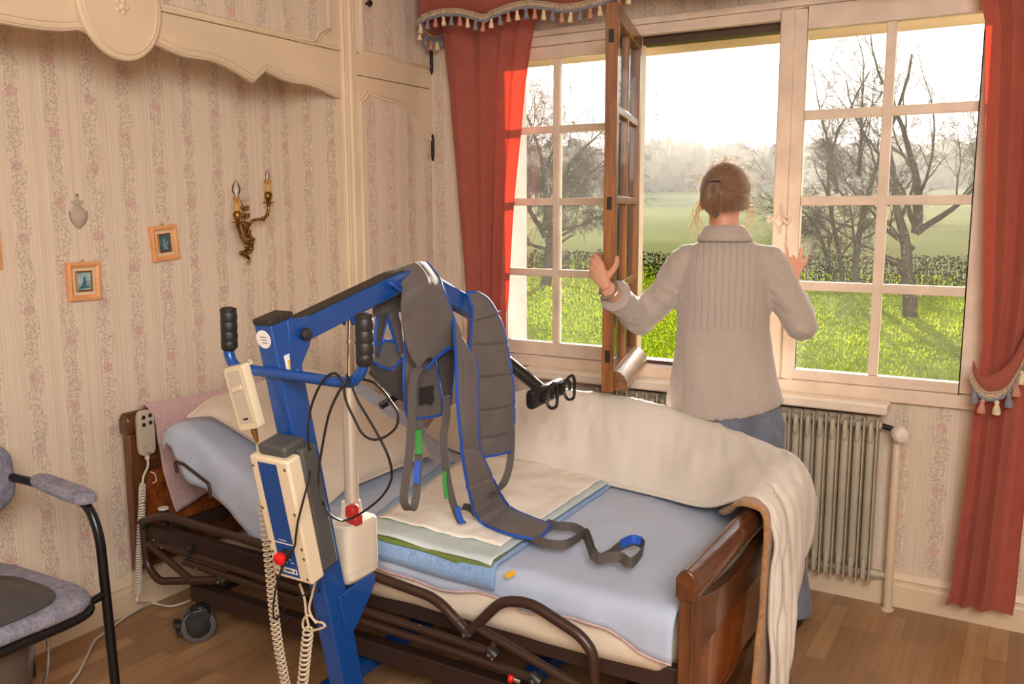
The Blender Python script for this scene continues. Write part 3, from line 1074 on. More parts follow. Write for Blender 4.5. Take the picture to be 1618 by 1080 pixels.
def candle(base, hgt, bulb):
    b = V(base)
    cup = MB().lathe([(.006, -.012), (.010, -.002), (.025, .002), (.026, .005), (.012, .006), (.008, .010), (.013, .018), (.0175, .028), (.016, .040), (.011, .046), (.010, .050), (.001, .051)], b, (0, 0, 1), 20).build('cup', MATS['brass'], sc)
    mb = MB().lathe([(.0105, .046), (.0108, .046 + hgt * .8), (.0125, .046 + hgt * .84), (.0125, .046 + hgt), (.009, .048 + hgt), (.001, .047 + hgt)], b, (0, 0, 1), 18)
    cd = mb.build('candle_sleeve', MATS['candle_card'], sc)
    mb = MB()
    for k in range(7):
        a = 2 * PI * k / 7 + .3
        l = (.010, .018, .013, .022, .012, .016, .020)[k]
        p = b + V((.0115 * math.cos(a), .0115 * math.sin(a), .046 + hgt))
        mb.tube([p + V((0, 0, .001)), p + V((0, 0, -l * .6)), p + V((0, 0, -l))], [.003, .0028, .002], 6)
    mb.build('wax_drip', MATS['candle_wax'], cd)
    t = b + V((0, 0, .046 + hgt))
    if bulb:
        bl = MB().lathe([(.006, 0), (.008, .006), (.0155, .020), (.017, .030), (.014, .044), (.007, .058), (.002, .068), (.0005, .072)], t, (0, 0, 1), 18).build('bulb', MATS['bulb_glass'], sc)
        MB().lathe([(.001, 0), (.003, .001), (.0026, .020), (.001, .026)], t, (0, 0, 1), 8).rod(t + V((0, .004, .02)), t + V((0, .005, .034)), .0006, 6).rod(t + V((0, -.004, .02)), t + V((0, -.005, .034)), .0006, 6).build('filament', MATS['sticker_white'], bl)
    else:
        bl = MB().lathe([(.005, 0), (.007, .006), (.0085, .016), (.007, .028), (.003, .040), (.0005, .046)], t, (0, 0, 1), 18).build('bulb', MATS['bulb_glass'], sc)
        MB().lathe([(.001, 0), (.003, .001), (.0026, .016), (.001, .022)], t, (0, 0, 1), 8).build('filament', MATS['sticker_white'], bl)


candle(V(armL[-1]) + V((0, 0, .012)), .056, True)
candle(V(armR[-1]) + V((0, 0, .010)), .050, False)


# ------------------------------------------------------------------ hospital bed
BN, BF = 1.95, 2.87            # near and far side
HX, FX = -2.80, -.655          # outer faces of head and foot boards
bed = thing('hospital_bed', 'dark brown care bed with burl wood end boards and folding side rails', 'bed', (-1.72, 2.4, 0))


def end_board(nm, x0, x1, ztop, zbot, out):
    xm = (x0 + x1) / 2
    rail = []
    h, w = .082, (x1 - x0) / 2 + .008
    prof = [(-w, .012), (-w, h - .026), (-w + .012, h - .008), (-w + .024, h), (w - .024, h), (w - .012, h - .008), (w, h - .026), (w, .012), (w - .008, 0), (-w + .008, 0)]
    b = MB().loft([[V((xm + a, y, ztop - h + c)) for a, c in prof] for y in (BN - .006, BF + .006)]).build(nm, MATS['bed_wood'], bed, bevel=.006, seg=3)
    for y in (BN + .03, BF - .03):
        MB().bb(x0, x1, y - .03, y + .03, zbot, ztop - h + .004).build('post', MATS['bed_post'], b, bevel=.005)
    # lower edge of the hand slot is a shallow arch
    n = 24
    ys = [BN + .062 + (BF - BN - .124) * i / n for i in range(n + 1)]
    top = [V((x0 + .004, y, ztop - h - .062 + .054 * (abs(2 * i / n - 1)) ** 2.2)) for i, y in enumerate(ys)]
    bot = [V((x0 + .004, y, ztop - .235)) for y in ys]
    MB().prism(bot + top[::-1], (x1 - x0 - .008, 0, 0)).build('slot_rail', MATS['bed_wood'], b, bevel=.003)
    MB().bb(x0 + .010, x1 - .010, BN + .058, BF - .058, zbot + .06, ztop - .23).build('panel', MATS['burl_panel'], b, smooth=False)
    MB().bb(x0 + .003, x1 - .003, BN + .058, BF - .058, zbot, zbot + .062).build('bottom_rail', MATS['bed_wood'], b, bevel=.003)
    return b


end_board('headboard', HX, HX + .038, .785, .19, -1)
end_board('footboard', FX - .040, FX, .645, .16, 1)

mb = MB()
for y in (BN + .045, BF - .045):
    mb.bb(-2.76, -.70, y - .016, y + .016, .300, .365)
for x in (-2.70, -2.05, -1.45, -.80):
    mb.bb(x - .02, x + .02, BN + .05, BF - .05, .310, .350)
mb.build('side_beam', MATS['bed_frame_paint'], bed, bevel=.003)
mb = MB()
for y in (BN + .10, BF - .10):
    mb.bar((-2.02, y, .372), (-2.56, y, .640), .03, .028)
mb.bar((-2.50, BN + .09, .612), (-2.50, BF - .09, .612), .03, .028, (0.45, 0, .9))
mb.bar((-2.25, BN + .09, .487), (-2.25, BF - .09, .487), .03, .028, (0.45, 0, .9))
mb.bb(-2.0, -.74, BN + .08, BN + .11, .362, .378)
mb.bb(-2.0, -.74, BF - .11, BF - .08, .362, .378)
mb.build('lying_surface', MATS['bed_frame_paint'], bed, bevel=.002)
mb = MB()
for y in (BN + .06, BF - .06):
    mb.bb(-2.53, -.86, y - .022, y + .022, .118, .178)
for x in (-2.50, -.90):
    mb.bb(x - .025, x + .025, BN + .08, BF - .08, .122, .172)
for x, x2 in ((-2.2, -1.9), (-1.2, -1.5)):
    mb.bar((x, 2.3, .17), (x2, 2.3, .31), .05, .03)
    mb.bar((x, 2.55, .17), (x2, 2.55, .31), .05, .03)
mb.build('chassis', MATS['bed_frame_paint'], bed, bevel=.003)
MB().bb(-2.0, -1.62, 2.32, 2.46, .20, .29).build('motor', MATS['black_plastic'], bed, bevel=.01)


def caster(x, y, ang):
    R = rot(z=ang)
    c = V((x, y, .060))

    def q(a, b, h):
        return c + R @ V((a, b, h))
    cs = MB().lathe([(.012, .0), (.026, .004), (.028, .03), (.02, .045)], (x, y, .088), (0, 0, 1), 18)
    cs.prism([q(-.052, -.030, -.002), q(-.058, -.030, .03), q(-.03, -.030, .062), (q(.02, -.030, .066)), q(.034, -.030, .04), q(.020, -.030, .010), q(-.01, -.030, -.004)], R @ V((0, .060, 0)))
    o = cs.build('caster', MATS['black_plastic'], bed, bevel=.006)
    for s in (-1, 1):
        MB().lathe([(.010, -.008), (.046, -.008), (.058, -.006), (.060, 0), (.058, .006), (.046, .008), (.010, .008)], q(-.012, s * .020, 0), R @ V((0, 1, 0)), 28).build('wheel', MATS['tyre_grey'], o)
        MB().lathe([(.002, 0), (.040, 0), (.044, -.002), (.02, .003), (.002, .004)], q(-.012, s * .0285, 0), R @ V((0, s, 0)), 24).build('hub_cap', MATS['black_plastic'], o)
    MB().box(q(-.078, 0, .012), (.030, .054, .020), R @ rot(y=.3)).box(q(-.072, 0, -.018), (.026, .054, .018), R @ rot(y=-.2)).build('brake_pedal', MATS['black_rubber'], o, bevel=.006)


caster(-2.455, BN + .02, .95)
caster(-.95, BN + .03, -.4)
caster(-2.455, BF - .03, .8)
caster(-.95, BF - .03, .2)

RY = 1.90
rt = .0145
tube1 = fillet([(-2.637,1.900,0.423),(-2.532,1.900,0.465),(-2.036,1.900,0.452),(-1.629,1.900,0.449),(-1.380,1.900,0.428),(-1.279,1.900,0.354)], .045)
o = MB().tube(tube1, rt, 14).build('side_rail', MATS['bed_tube'], bed)
t2 = fillet([(-2.645,1.900,0.410),(-2.642,1.900,0.266),(-2.583,1.900,0.213),(-2.415,1.900,0.253),(-2.256,1.900,0.290)], .05)
MB().tube(t2, .0135, 14).build('end_loop', MATS['bed_tube'], o)
MB().rod(*[(-2.624,1.900,0.345),(-2.411,1.900,0.258)], .0125).build('brace', MATS['bed_tube'], o)
a, b = [(-2.576,1.905,0.350),(-1.207,1.905,0.314)]
MB().rod(a, b, .0125).build('middle_bar', MATS['bed_tube'], o)
a, b = [(-2.441,1.905,0.313),(-1.069,1.905,0.276)]
MB().rod(a, b, .0125).build('lower_bar', MATS['bed_tube'], o)
foot = fillet([(-1.271,1.900,0.358),(-1.167,1.900,0.472),(-1.080,1.900,0.487),(-0.934,1.900,0.433),(-0.898,1.900,0.397),(-0.890,1.900,0.279)], .06, 8)
o2 = MB().tube(foot, rt, 14).build('folding_rail', MATS['bed_tube'], bed)
MB().rod(*[(-1.240,1.900,0.375),(-0.918,1.900,0.288)], .0125).build('brace', MATS['bed_tube'], o2)
MB().rod(*[(-1.185,1.900,0.364),(-1.202,1.900,0.319)], .010).build('link', MATS['bed_tube'], o2)
for nm, p in (('joint', (-1.279,1.900,0.353)), ('joint', (-1.198,1.900,0.315)), ('joint', (-1.064,1.900,0.278)), ('joint', (-2.253,1.900,0.290)), ('joint', (-2.642,1.900,0.413))):
    p = V(p)
    j = MB().tube([p + V((-.014, 0, .010)), p + V((0, 0, 0)), p + V((.014, 0, -.008))], [.014, .018, .015], 14).build(nm, MATS['black_plastic'], o)
    MB().lathe([(.006, 0), (.006, .003), (.001, .004)], p + V((0, -.017, 0)), (0, -1, 0), 10).build('bolt', MATS['chrome'], j)
p = V((-2.396,1.900,0.367))
MB().tube([p + V((-.012, 0, -.03)), p + V((-.008, 0, .0)), p + V((.012, 0, .012))], [.011, .014, .012], 12).build('clamp', MATS['black_plastic'], o)
for x, z in ((-2.53, .353), (-2.36, .313), (-1.43, .340), (-1.19, .305), (-2.57, .372), (-1.30, .393)):
    MB().lathe([(.0045, 0), (.0045, .003), (.001, .004)], (x, RY - .0135, z), (0, -1, 0), 10).build('rivet', MATS['chrome'], o)
p = V((-1.142,1.900,0.259))
bt = MB().rod(p + V((.012, 0, 0)), p + V((.03, .004, -.004)), .008).build('release_pin', MATS['chrome'], o2)
MB().lathe([(.002, 0), (.012, .002), (.014, .008), (.012, .014), (.002, .016)], p + V((.012, 0, 0)), (-1, -.2, .1), 16).build('release_button', MATS['button_red'], o2)
loop = fillet([(-2.491,1.935,0.611),(-2.501,1.935,0.652),(-2.456,1.935,0.648),(-2.334,1.935,0.598),(-2.329,1.935,0.550)], .012)
MB().tube(loop, .0055, 10).build('mattress_bow', MATS['bed_tube'], bed)
p = V((-2.623,1.970,0.453))
s_ = MB().rod(p + V((0, 0, -.06)), p, .017, 18).build('socket', MATS['black_plastic'], bed)
MB().lathe([(.001, .002), (.018, .002), (.019, -.003), (.016, -.004)], p, (0, 0, 1), 20).build('socket_cap', MATS['valve_white'], s_)

# ------------------------------------------------------------------ mattress, sheet
PATH = [(-.705, .528), (-1.0, .530), (-1.4, .532), (-1.75, .532), (-1.93, .538), (-2.05, .570), (-2.2, .640), (-2.38, .728), (-2.46, .762), (-2.53, .770), (-2.585, .742), (-2.610, .690)]
PC = catmull([V((x, 0, z)) for x, z in PATH], 110)


def path_frame(i):
    a, b = PC[max(i - 1, 0)], PC[min(i + 1, len(PC) - 1)]
    t = (b - a).normalized()
    return PC[i], V((t.z, 0, -t.x)) if V((t.z, 0, -t.x)).z > 0 or i > 85 else V((-t.z, 0, t.x))


mrows = []
for i in range(0, 96, 3):
    p, n = path_frame(i)
    p = p - n * .008
    ring = []
    th = .205 - (.05 * min(1, max(0, (i - 50) / 15)))
    for y, d in ((2.86, .015), (2.82, 0), (2.4, 0), (2.0, 0), (1.975, .008), (1.962, .03), (1.960, .08), (1.958, .14), (1.968, th), (2.4, th), (2.82, th), (2.86, .14)):
        q = p - n * d + V((0, y, 0))
        w = noise.noise(V((q.x * 7, d * 12, 3.3)))
        if y < 1.98:
            q.y += -.012 * w - .008 * noise.noise(V((q.x * 14 + d * 20, d * 24, 1.3)))
            if d > .1:
                q.z += .018 * noise.noise(V((q.x * 5, 2.2, .3)))
        ring.append(q)
    mrows.append(ring)
mt = MB().loft(mrows).build('mattress', MATS['protector_cream'], None, angle=60, origin=True, sub=1)
tag(mt, 'cream covered mattress with raised head end, seen below the blue sheet', 'mattress')

CS = [(2.905, .11), (2.895, .04), (2.885, .01), (2.85, 0), (2.6, 0), (2.4, 0), (2.2, 0), (2.03, 0), (1.985, .002), (1.962, .012), (1.951, .035), (1.947, .07), (1.945, 1)]
rows = []
for i in range(len(PC)):
    p, n = path_frame(i)
    s = i / (len(PC) - 1)
    drop = .088 + .012 * math.sin(i * .35) + .010 * noise.noise(V((i * .13, 0, 5)))
    if p.x > -.86:
        drop += .045 * (p.x + .86) / .16
    if i > 52:
        drop += min(1, (i - 52) / 10) * .055
    if i > 96:
        drop *= max(.25, 1 - (i - 96) / 16)
    cs = catmull([V((y, min(d, drop), 0)) for y, d in CS], 64)
    row = []
    for c in cs:
        q = p - n * c.y + V((0, c.x, 0))
        k = 1 if c.x > 1.97 else .4
        flat = noise.noise(V((q.x * 3.2 + q.y * 1.5, q.y * 2.6, 1.1)))
        fold = noise.noise(V((q.x * 9 - q.y * 7, q.y * 1.6 + q.x, 8.1)))
        q += n * k * (.008 * flat + .022 * max(0, .34 - abs(fold) * 2.2) * (.4 + noise.noise(V((q.x * 2.1, q.y * 2.3, 9)))))
        if c.x < 1.99:
            q.y -= (.012 * noise.noise(V((q.x * 8, c.y * 6, 4.4))) + .008 * noise.noise(V((q.x * 19 + c.y * 9, c.y * 10, 2)))) * min(1, c.y * 14)
        row.append(q)
    rows.append(row)
sh = MB().grid(rows).build('bed_sheet', MATS['sheet_blue'], None, angle=80, solid=.004, origin=True)
tag(sh, 'pale blue fitted sheet stretched over the mattress', 'sheet')
hem = [r[-1] + V((0, -.003, 0)) for r in rows[:58]]
MB().tube(hem, .003, 6).build('hem', MATS['towel_pink'], sh)

# ------------------------------------------------------------------ pads on the sheet


def drape(p, z0, yedge=1.948):
    p = V(p)
    e = yedge - p.y
    if e > 0:
        r = .02
        if e < r:
            return V((p.x, yedge - e * .7, z0 - e * .3))
        return V((p.x, yedge - r * .7 - .12 * (e - r), z0 - r * .3 - (e - r)))
    return V((p.x, p.y, z0))


def unfold(p, z0):
    """point of a hanging edge measured on the mattress side, laid flat."""
    return V((p[0], 1.948 - (z0 - p[2]), 0))


def pad(nm, quad, z0, m, label, cat, n=40, inner=None, amp=.004, seed=0, thick=.004, root=None, curl=None):
    a, b, c, d = [V(q) for q in quad]
    mb = MB()
    rows = []
    for i in range(n + 1):
        row = []
        for j in range(n + 1):
            u, v = i / n, j / n
            p = a.lerp(b, u).lerp(d.lerp(c, u), v)
            edge = min(u, 1 - u, v, 1 - v)
            p.y += .006 * noise.noise(V((u * 3, v * 3, seed)))
            q = drape(p, z0)
            w = noise.noise(V((p.x * 9 + seed, p.y * 9, .4))) + .6 * noise.noise(V((p.x * 24, p.y * 24, seed)))
            q += V((0, -.3 if q.z < z0 - .01 else 0, 1)) * (amp * (.9 + w))
            if curl and u > .9 and v > .86:
                q.z += curl * (u - .9) * 10 * (v - .86) / .14
            row.append(q)
        rows.append(row)
    mb.grid(rows)
    o = mb.build(nm, m, root, angle=80, solid=thick, origin=root is None)
    if root is None:
        tag(o, label, cat, 'pads on the bed' if cat == 'pad' else None)
    return o


ZS = .540
tq = [unfold((-1.703,1.930,0.472), ZS), unfold((-1.207,1.930,0.460), ZS), (-1.241,2.976,0.540), (-1.910,2.685,0.540)]
tr_ = pad('terry_towel', tq, ZS, MATS['towel_blue'], 'light blue terry towel lying on the sheet beneath the white pads', 'towel', seed=3, curl=.05)
gq = [unfold((-1.696,1.930,0.523), ZS), unfold((-1.219,1.930,0.503), ZS), (-1.272,2.797,0.540), (-1.834,2.769,0.540)]
gp = pad('underpad', gq, ZS + .008, MATS['pad_green'], 'green-edged incontinence pad showing as a thin rim between white pad and blue towel', 'pad', seed=5)
wq = [unfold((-1.695,1.930,0.535), ZS), unfold((-1.221,1.930,0.513), ZS), (-1.241,2.865,0.550), (-1.851,2.780,0.550)]
wp = pad('underpad', wq, ZS + .016, MATS['pad_border'], 'topmost white disposable pad with pale blue border on the bed', 'pad', seed=6)
W = [V(q) for q in wq]
cx = sum(W, V((0, 0, 0))) / 4
iq = [W[0].lerp(W[3], .115).lerp(W[1], .05), W[1].lerp(W[2], .115).lerp(W[0], .05), W[2].lerp(W[1], .02).lerp(W[3], .05), W[3].lerp(W[0], .02).lerp(W[2], .05)]
pad('quilted_core', iq, ZS + .021, MATS['pad_white'], None, None, seed=6, root=wp, thick=.004, amp=.008)
t0 = V((-1.172,1.925,0.538))
MB().prism([t0, V((-1.144,1.925,0.553)), V((-1.136,1.925,0.544)), V((-1.164,1.925,0.526))], (0, -.004, 0)).build('printed_tab', MATS['sticker_yellow'], gp)

# ------------------------------------------------------------------ pillow
P0, P1, P2, P3 = [V(p) for p in [(-2.456,1.981,0.843),(-1.936,2.081,0.583),(-1.938,2.693,0.584),(-2.512,2.653,0.871)]]
up = V((.447, 0, .894))
rows_t, rows_b = [], []
n = 44
for i in range(n + 1):
    rt_, rb_ = [], []
    for j in range(n + 1):
        u, v = i / n, j / n
        p = P0.lerp(P1, u).lerp(P3.lerp(P2, u), v)
        a, b = 1 - abs(2 * u - 1) ** 2.4, 1 - abs(2 * v - 1) ** 2.4
        pin = .035 * (1 - (2 * u - 1) ** 2) * abs(2 * v - 1) ** 6
        p += (P0 + P1 - P2 - P3).normalized() * pin * (1 if v > .5 else -1)
        h = .072 * (max(0, a) * max(0, b)) ** .5
        w = .007 * noise.noise(p * 6) * min(1, h * 30) + .004 * noise.noise(p * 17) * min(1, h * 30)
        droop = -.05 * max(0, (abs(2 * u - 1) - .75) * 4) * max(0, (abs(2 * v - 1) - .75) * 4)
        rt_.append(p + up * (h + w + droop))
        rb_.append(p - up * (h * .75 - droop))
    rows_t.append(rt_)
    rows_b.append(rb_)
pl = MB().grid(rows_t).grid([r[::-1] for r in rows_b]).build('pillow', MATS['linen_white'], None, angle=80, origin=True)
tag(pl, 'big white pillow with seamed edge on the raised head end', 'pillow')
ring = [rows_t[0][j] for j in range(n)] + [rows_t[i][n] for i in range(n)] + [rows_t[n][n - j] for j in range(n)] + [rows_t[n - i][0] for i in range(n)]
MB().tube([p + up * .002 for p in ring], .0045, 6, loop=True).build('piping', MATS['linen_white'], pl)
inner = [p + (sum(ring, V((0, 0, 0))) / len(ring) - p).normalized() * .035 + up * .018 for p in ring]
MB().tube(inner, .0012, 5, loop=True).build('seam', MATS['seam_thread'], pl)

# ------------------------------------------------------------------ pink towel on the headboard
le = catmull([(-2.815, 2.035, .70), (-2.812, 2.035, .77), (-2.783, 2.036, .7995)] + [(-2.742,2.046,0.747),(-2.742,2.055,0.654),(-2.742,2.074,0.534),(-2.742,2.091,0.456),(-2.742,2.111,0.376)], 34)
re = catmull([(-2.815, 2.62, .70), (-2.812, 2.62, .77), (-2.783, 2.62, .7995), (-2.742, 2.62, .77), (-2.735, 2.62, .70), (-2.733, 2.60, .62), (-2.733, 2.55, .56), (-2.733, 2.50, .54)], 34)
rows = []
for k in range(31):
    f = k / 30
    rows.append([a.lerp(b, f) + V((.006 * noise.noise(V((f * 5, i * .2, 2))) + .005 * noise.noise(V((f * 14, i * .15, 6))), 0, -.03 * math.sin(PI * f) * (i / 33) + .012 * noise.noise(V((f * 6, 0, 1))) * (i / 33))) for i, (a, b) in enumerate(zip(le, re))])
tw = MB().grid(rows).build('hand_towel', MATS['towel_pink'], None, angle=80, solid=.006, origin=True)
tag(tw, 'pink terry towel hung over the headboard', 'towel')
MB().tube([p + V((.004, .006, 0)) for p in rows[0][8:]], .003, 6).build('hem', MATS['towel_pink'], tw)

# ------------------------------------------------------------------ duvet pushed to the window side, tan blanket under its foot end
SEC = [   # (front, slope low, slope high, ridge, behind, far hang)
    [(-2.12, 2.86, .600), (-2.10, 2.885, .650), (-2.08, 2.91, .690), (-2.06, 2.94, .70), (-2.05, 2.965, .66), (-2.05, 2.975, .45)],
    [(-1.95, 2.83, .555), (-1.93, 2.87, .635), (-1.91, 2.905, .715), (-1.89, 2.945, .745), (-1.89, 2.975, .70), (-1.89, 2.985, .42)],
    [(-1.72, 2.80, .552), (-1.70, 2.845, .650), (-1.68, 2.895, .755), (-1.655, 2.945, .800), (-1.65, 2.978, .74), (-1.65, 2.99, .40)],
    [(-1.48, 2.77, .552), (-1.46, 2.83, .660), (-1.45, 2.89, .775), (-1.44, 2.945, .820), (-1.44, 2.98, .76), (-1.44, 2.99, .38)],
    [(-1.25, 2.74, .553), (-1.24, 2.81, .660), (-1.235, 2.88, .765), (-1.23, 2.94, .812), (-1.23, 2.98, .75), (-1.23, 2.99, .36)],
    [(-1.05, 2.70, .556), (-1.04, 2.78, .655), (-1.03, 2.86, .740), (-1.02, 2.935, .782), (-1.02, 2.975, .72), (-1.02, 2.985, .35)],
    [(-.86, 2.62, .575), (-.85, 2.71, .655), (-.84, 2.80, .715), (-.83, 2.91, .738), (-.83, 2.96, .69), (-.83, 2.975, .34)],
    [(-.73, 2.53, .645), (-.72, 2.63, .685), (-.71, 2.73, .710), (-.70, 2.87, .712), (-.70, 2.94, .665), (-.71, 2.96, .36)],
    [(-.655, 2.49, .672), (-.640, 2.60, .690), (-.63, 2.70, .700), (-.625, 2.82, .695), (-.63, 2.91, .65), (-.65, 2.94, .40)],
    [(-.600, 2.470, .600), (-.585, 2.55, .610), (-.575, 2.65, .615), (-.570, 2.76, .61), (-.575, 2.85, .58), (-.60, 2.88, .40)],
    [(-.592, 2.435, .42), (-.575, 2.50, .42), (-.565, 2.57, .42), (-.562, 2.66, .42), (-.570, 2.73, .42), (-.59, 2.75, .36)],
    [(-.590, 2.425, .24), (-.572, 2.46, .24), (-.565, 2.51, .24), (-.565, 2.57, .24), (-.575, 2.63, .24), (-.59, 2.65, .22)],
    [(-.588, 2.42, .07), (-.575, 2.45, .07), (-.567, 2.48, .07), (-.568, 2.52, .07), (-.575, 2.56, .07), (-.588, 2.58, .08)],
]
cross = [catmull(s, 48) for s in SEC]
cols = [catmull([c[j] for c in cross], 130) for j in range(48)]
rows = []
for i in range(130):
    row = []
    for j in range(48):
        p = cols[j][i].copy()
        f = j / 47
        k = math.sin(PI * min(1, f * 1.6)) if f < .62 else .5
        # folds run from the lower edge up over the ridge
        ph = p.x * 1.0 + (p.y - 2.7) * .35
        w = .5 * noise.noise(V((ph * 7, p.y * 3, 7.7))) + .9 * max(0, .42 - 1.7 * abs(noise.noise(V((ph * 9 + 2 * f, p.y * 1.2, 2.7))))) + .55 * max(0, .36 - 1.7 * abs(noise.noise(V((ph * 19, p.z * 2.5 + f, 5.7))))) - .2
        d = V((.1, -.75, .55)).normalized() if i < 92 else V((.9, -.35, .1))
        p += d * (.066 * k * w if i < 92 else .020 * (noise.noise(V((p.y * 26, p.z * 3, 1.9))) + .5 * noise.noise(V((p.y * 50, p.z * 8, 4)))))
        row.append(p)
    rows.append(row)
dv = MB().grid(rows).build('duvet', MATS['duvet_white'], None, angle=80, solid=.012, origin=True)
tag(dv, 'white duvet bunched along the window side of the bed and trailing over the footboard', 'duvet')
MB().tube([rows[i][0] + V((.004, -.003, 0)) for i in range(0, 130)], .007, 8).build('hem', MATS['duvet_white'], dv)
MB().tube([rows[i][5] + V((.012, -.004, .004)) for i in range(84, 130)], .0025, 6).build('seam', MATS['seam_thread'], dv)
bl = []
for k, (x, y0, y1, z) in enumerate([(-.800, 2.60, 2.85, .570), (-.745, 2.49, 2.85, .615), (-.705, 2.44, 2.84, .660), (-.660, 2.425, 2.83, .668), (-.618, 2.425, 2.82, .640), (-.612, 2.405, 2.76, .50), (-.612, 2.385, 2.68, .36), (-.612, 2.355, 2.60, .22), (-.614, 2.315, 2.54, .06)]):
    bl.append((V((x, y0, z)), V((x, y1, z))))
ca, cb = catmull([a for a, b in bl], 60), catmull([b for a, b in bl], 60)
rows = []
for i in range(60):
    rows.append([ca[i].lerp(cb[i], f / 30) + V((.9, -.2, .3)) * (.010 * noise.noise(V((f * .45, i * .05, 3.1))) * (1 if i > 26 else .15)) + V((0, .008 * noise.noise(V((i * .17, f * .1, 4))), 0)) for f in range(31)])
bk = MB().grid(rows).build('blanket', MATS['blanket_tan'], None, angle=80, solid=.010, origin=True)
tag(bk, 'tan woven blanket showing under the duvet where it hangs over the footboard', 'blanket')
MB().tube([r[0] + V((.004, -.002, 0)) for r in rows], .008, 8).build('bound_edge', MATS['blanket_tan'], bk)

# ------------------------------------------------------------------ bed remote on the headboard


def helix(path, r, turns, per=12):
    out = []
    n = turns * per
    c = catmull(path, n + 1)
    for i, p in enumerate(c):
        t = (c[min(i + 1, n)] - c[max(i - 1, 0)]).normalized()
        s, u, _ = frame_from(t, (0, 1, .1))
        k = min(1, i / per, (n - i) / per)
        a = 2 * PI * i / per
        out.append(p + (s * math.cos(a) + u * math.sin(a)) * r * k)
    return out


br = thing('bed_remote', 'grey bed hand control with four round keys hooked on the headboard corner', 'remote', (-2.73, 1.99, .6))
A, B_, C_, D_ = [V(p) for p in [(-2.735,1.972,0.793),(-2.735,2.035,0.788),(-2.735,2.029,0.623),(-2.735,1.965,0.625)]]
cen = (A + B_ + C_ + D_) / 4
rw, rh = (B_.y - A.y), ((A.z + B_.z) - (C_.z + D_.z)) / 2
prof = []
for k in range(28):
    a = 2 * PI * k / 28
    cx_, cz_ = math.cos(a), math.sin(a)
    prof.append((math.copysign(abs(cx_) ** .45, cx_) * rw / 2, math.copysign(abs(cz_) ** .35, cz_) * rh / 2))
case = MB().loft([[cen + V((d, y * s, z * s)) for y, z in prof] for d, s in ((-.014, .94), (-.010, 1), (.006, 1), (.012, .95))]).build('casing', MATS['remote_grey'], br, angle=50)
for dy, dz in ((-.22, .36), (.22, .38), (-.22, .20), (.22, .22)):
    MB().lathe([(.0075, 0), (.0075, .002), (.005, .003), (.001, .003)], cen + V((.012, dy * rw, dz * rh)), (1, 0, 0), 16).build('key', MATS['remote_key'], case)
for dy, dz, w in ((-.2, -.30, .010), (.25, -.28, .006)):
    MB().box(cen + V((.0122, dy * rw, dz * rh)), (.001, w, .0025)).build('printed_mark', MATS['ink_grey'], case, smooth=False)
MB().box(cen + V((.0122, 0, -.44 * rh)), (.001, .020, .003)).build('printed_mark', MATS['ink_dark'], case, smooth=False)
p0 = cen + V((0, 0, -rh / 2))
MB().tube(catmull([p0 + V((0, 0, .004)), p0 + V((0, 0, -.04)), p0 + V((-.01, -.012, -.075)), p0 + V((-.008, -.02, -.10))], 20), .0042, 8).rod(p0 + V((0, 0, .004)), p0 + V((0, 0, -.014)), .009).build('lead', MATS['cord_white'], br)
h0 = p0 + V((-.008, -.02, -.10))
hp = [h0] + [(-2.680,1.925,0.462),(-2.706,1.925,0.315),(-2.737,1.925,0.116)]
hp = [V(p) for p in hp]
MB().tube(helix(hp, .0100, 44), .0029, 7).build('coiled_cord', MATS['cord_white'], br)
MB().tube(catmull([hp[-1], hp[-1] + V((.01, -.01, -.02))] + [(-2.803,2.029,0.030),(-2.718,2.047,0.030),(-2.697,2.117,0.030),(-2.718,2.170,0.030)], 40), .0035, 8).build('lead', MATS['cord_white'], br)
MB().tube(catmull([cen + V((-.004, .012, -rh * .9)), cen + V((.006, .022, -rh * .95)), cen + V((.006, .026, -rh * 1.12)), cen + V((.002, .012, -rh * 1.15))], 16), .0018, 8).build('hanging_hook', MATS['valve_white'], br)
fc = thing('floor_cable', 'white cable lying on the floor between the commode chair and the bed', 'cable', (-2.6, 1.8, 0))
MB().tube(catmull([(-2.875,2.146,0.006),(-2.852,2.022,0.006),(-2.834,1.940,0.006),(-2.796,1.840,0.006),(-2.761,1.761,0.006),(-2.689,1.684,0.006),(-2.609,1.600,0.006),(-2.555,1.528,0.006),(-2.491,1.460,0.006)], 60), .0045, 8).build('cable', MATS['cord_white'], fc)

# ------------------------------------------------------------------ commode chair
ch = thing('commode_chair', 'black tubular commode chair with blue-grey padding by the niche wall', 'chair', (-2.4, 1.18, 0))
CX0, CX1, CY0, CY1 = -2.66, -2.125, .93, 1.405


def cushion(nm, ring_fn, layers, m, par, sub=0):
    return MB().loft([ring_fn(s, h) for s, h in layers]).build(nm, m, par, angle=50)


def seat_ring(s, h):
    out = []
    for k in range(56):
        a = 2 * PI * k / 56
        ca, sa = math.cos(a), math.sin(a)
        x = math.copysign(abs(ca) ** .38, ca)
        y = math.copysign(abs(sa) ** .38, sa)
        cxm, cym = (CX0 + CX1) / 2, (CY0 + CY1) / 2
        hw = (CX1 - CX0) / 2 - s
        hd = ((CY1 - CY0) / 2 - s) * (1 - .07 * (1 - x) / 2)
        out.append(V((cxm + x * hw, cym + y * hd, h)))
    return out


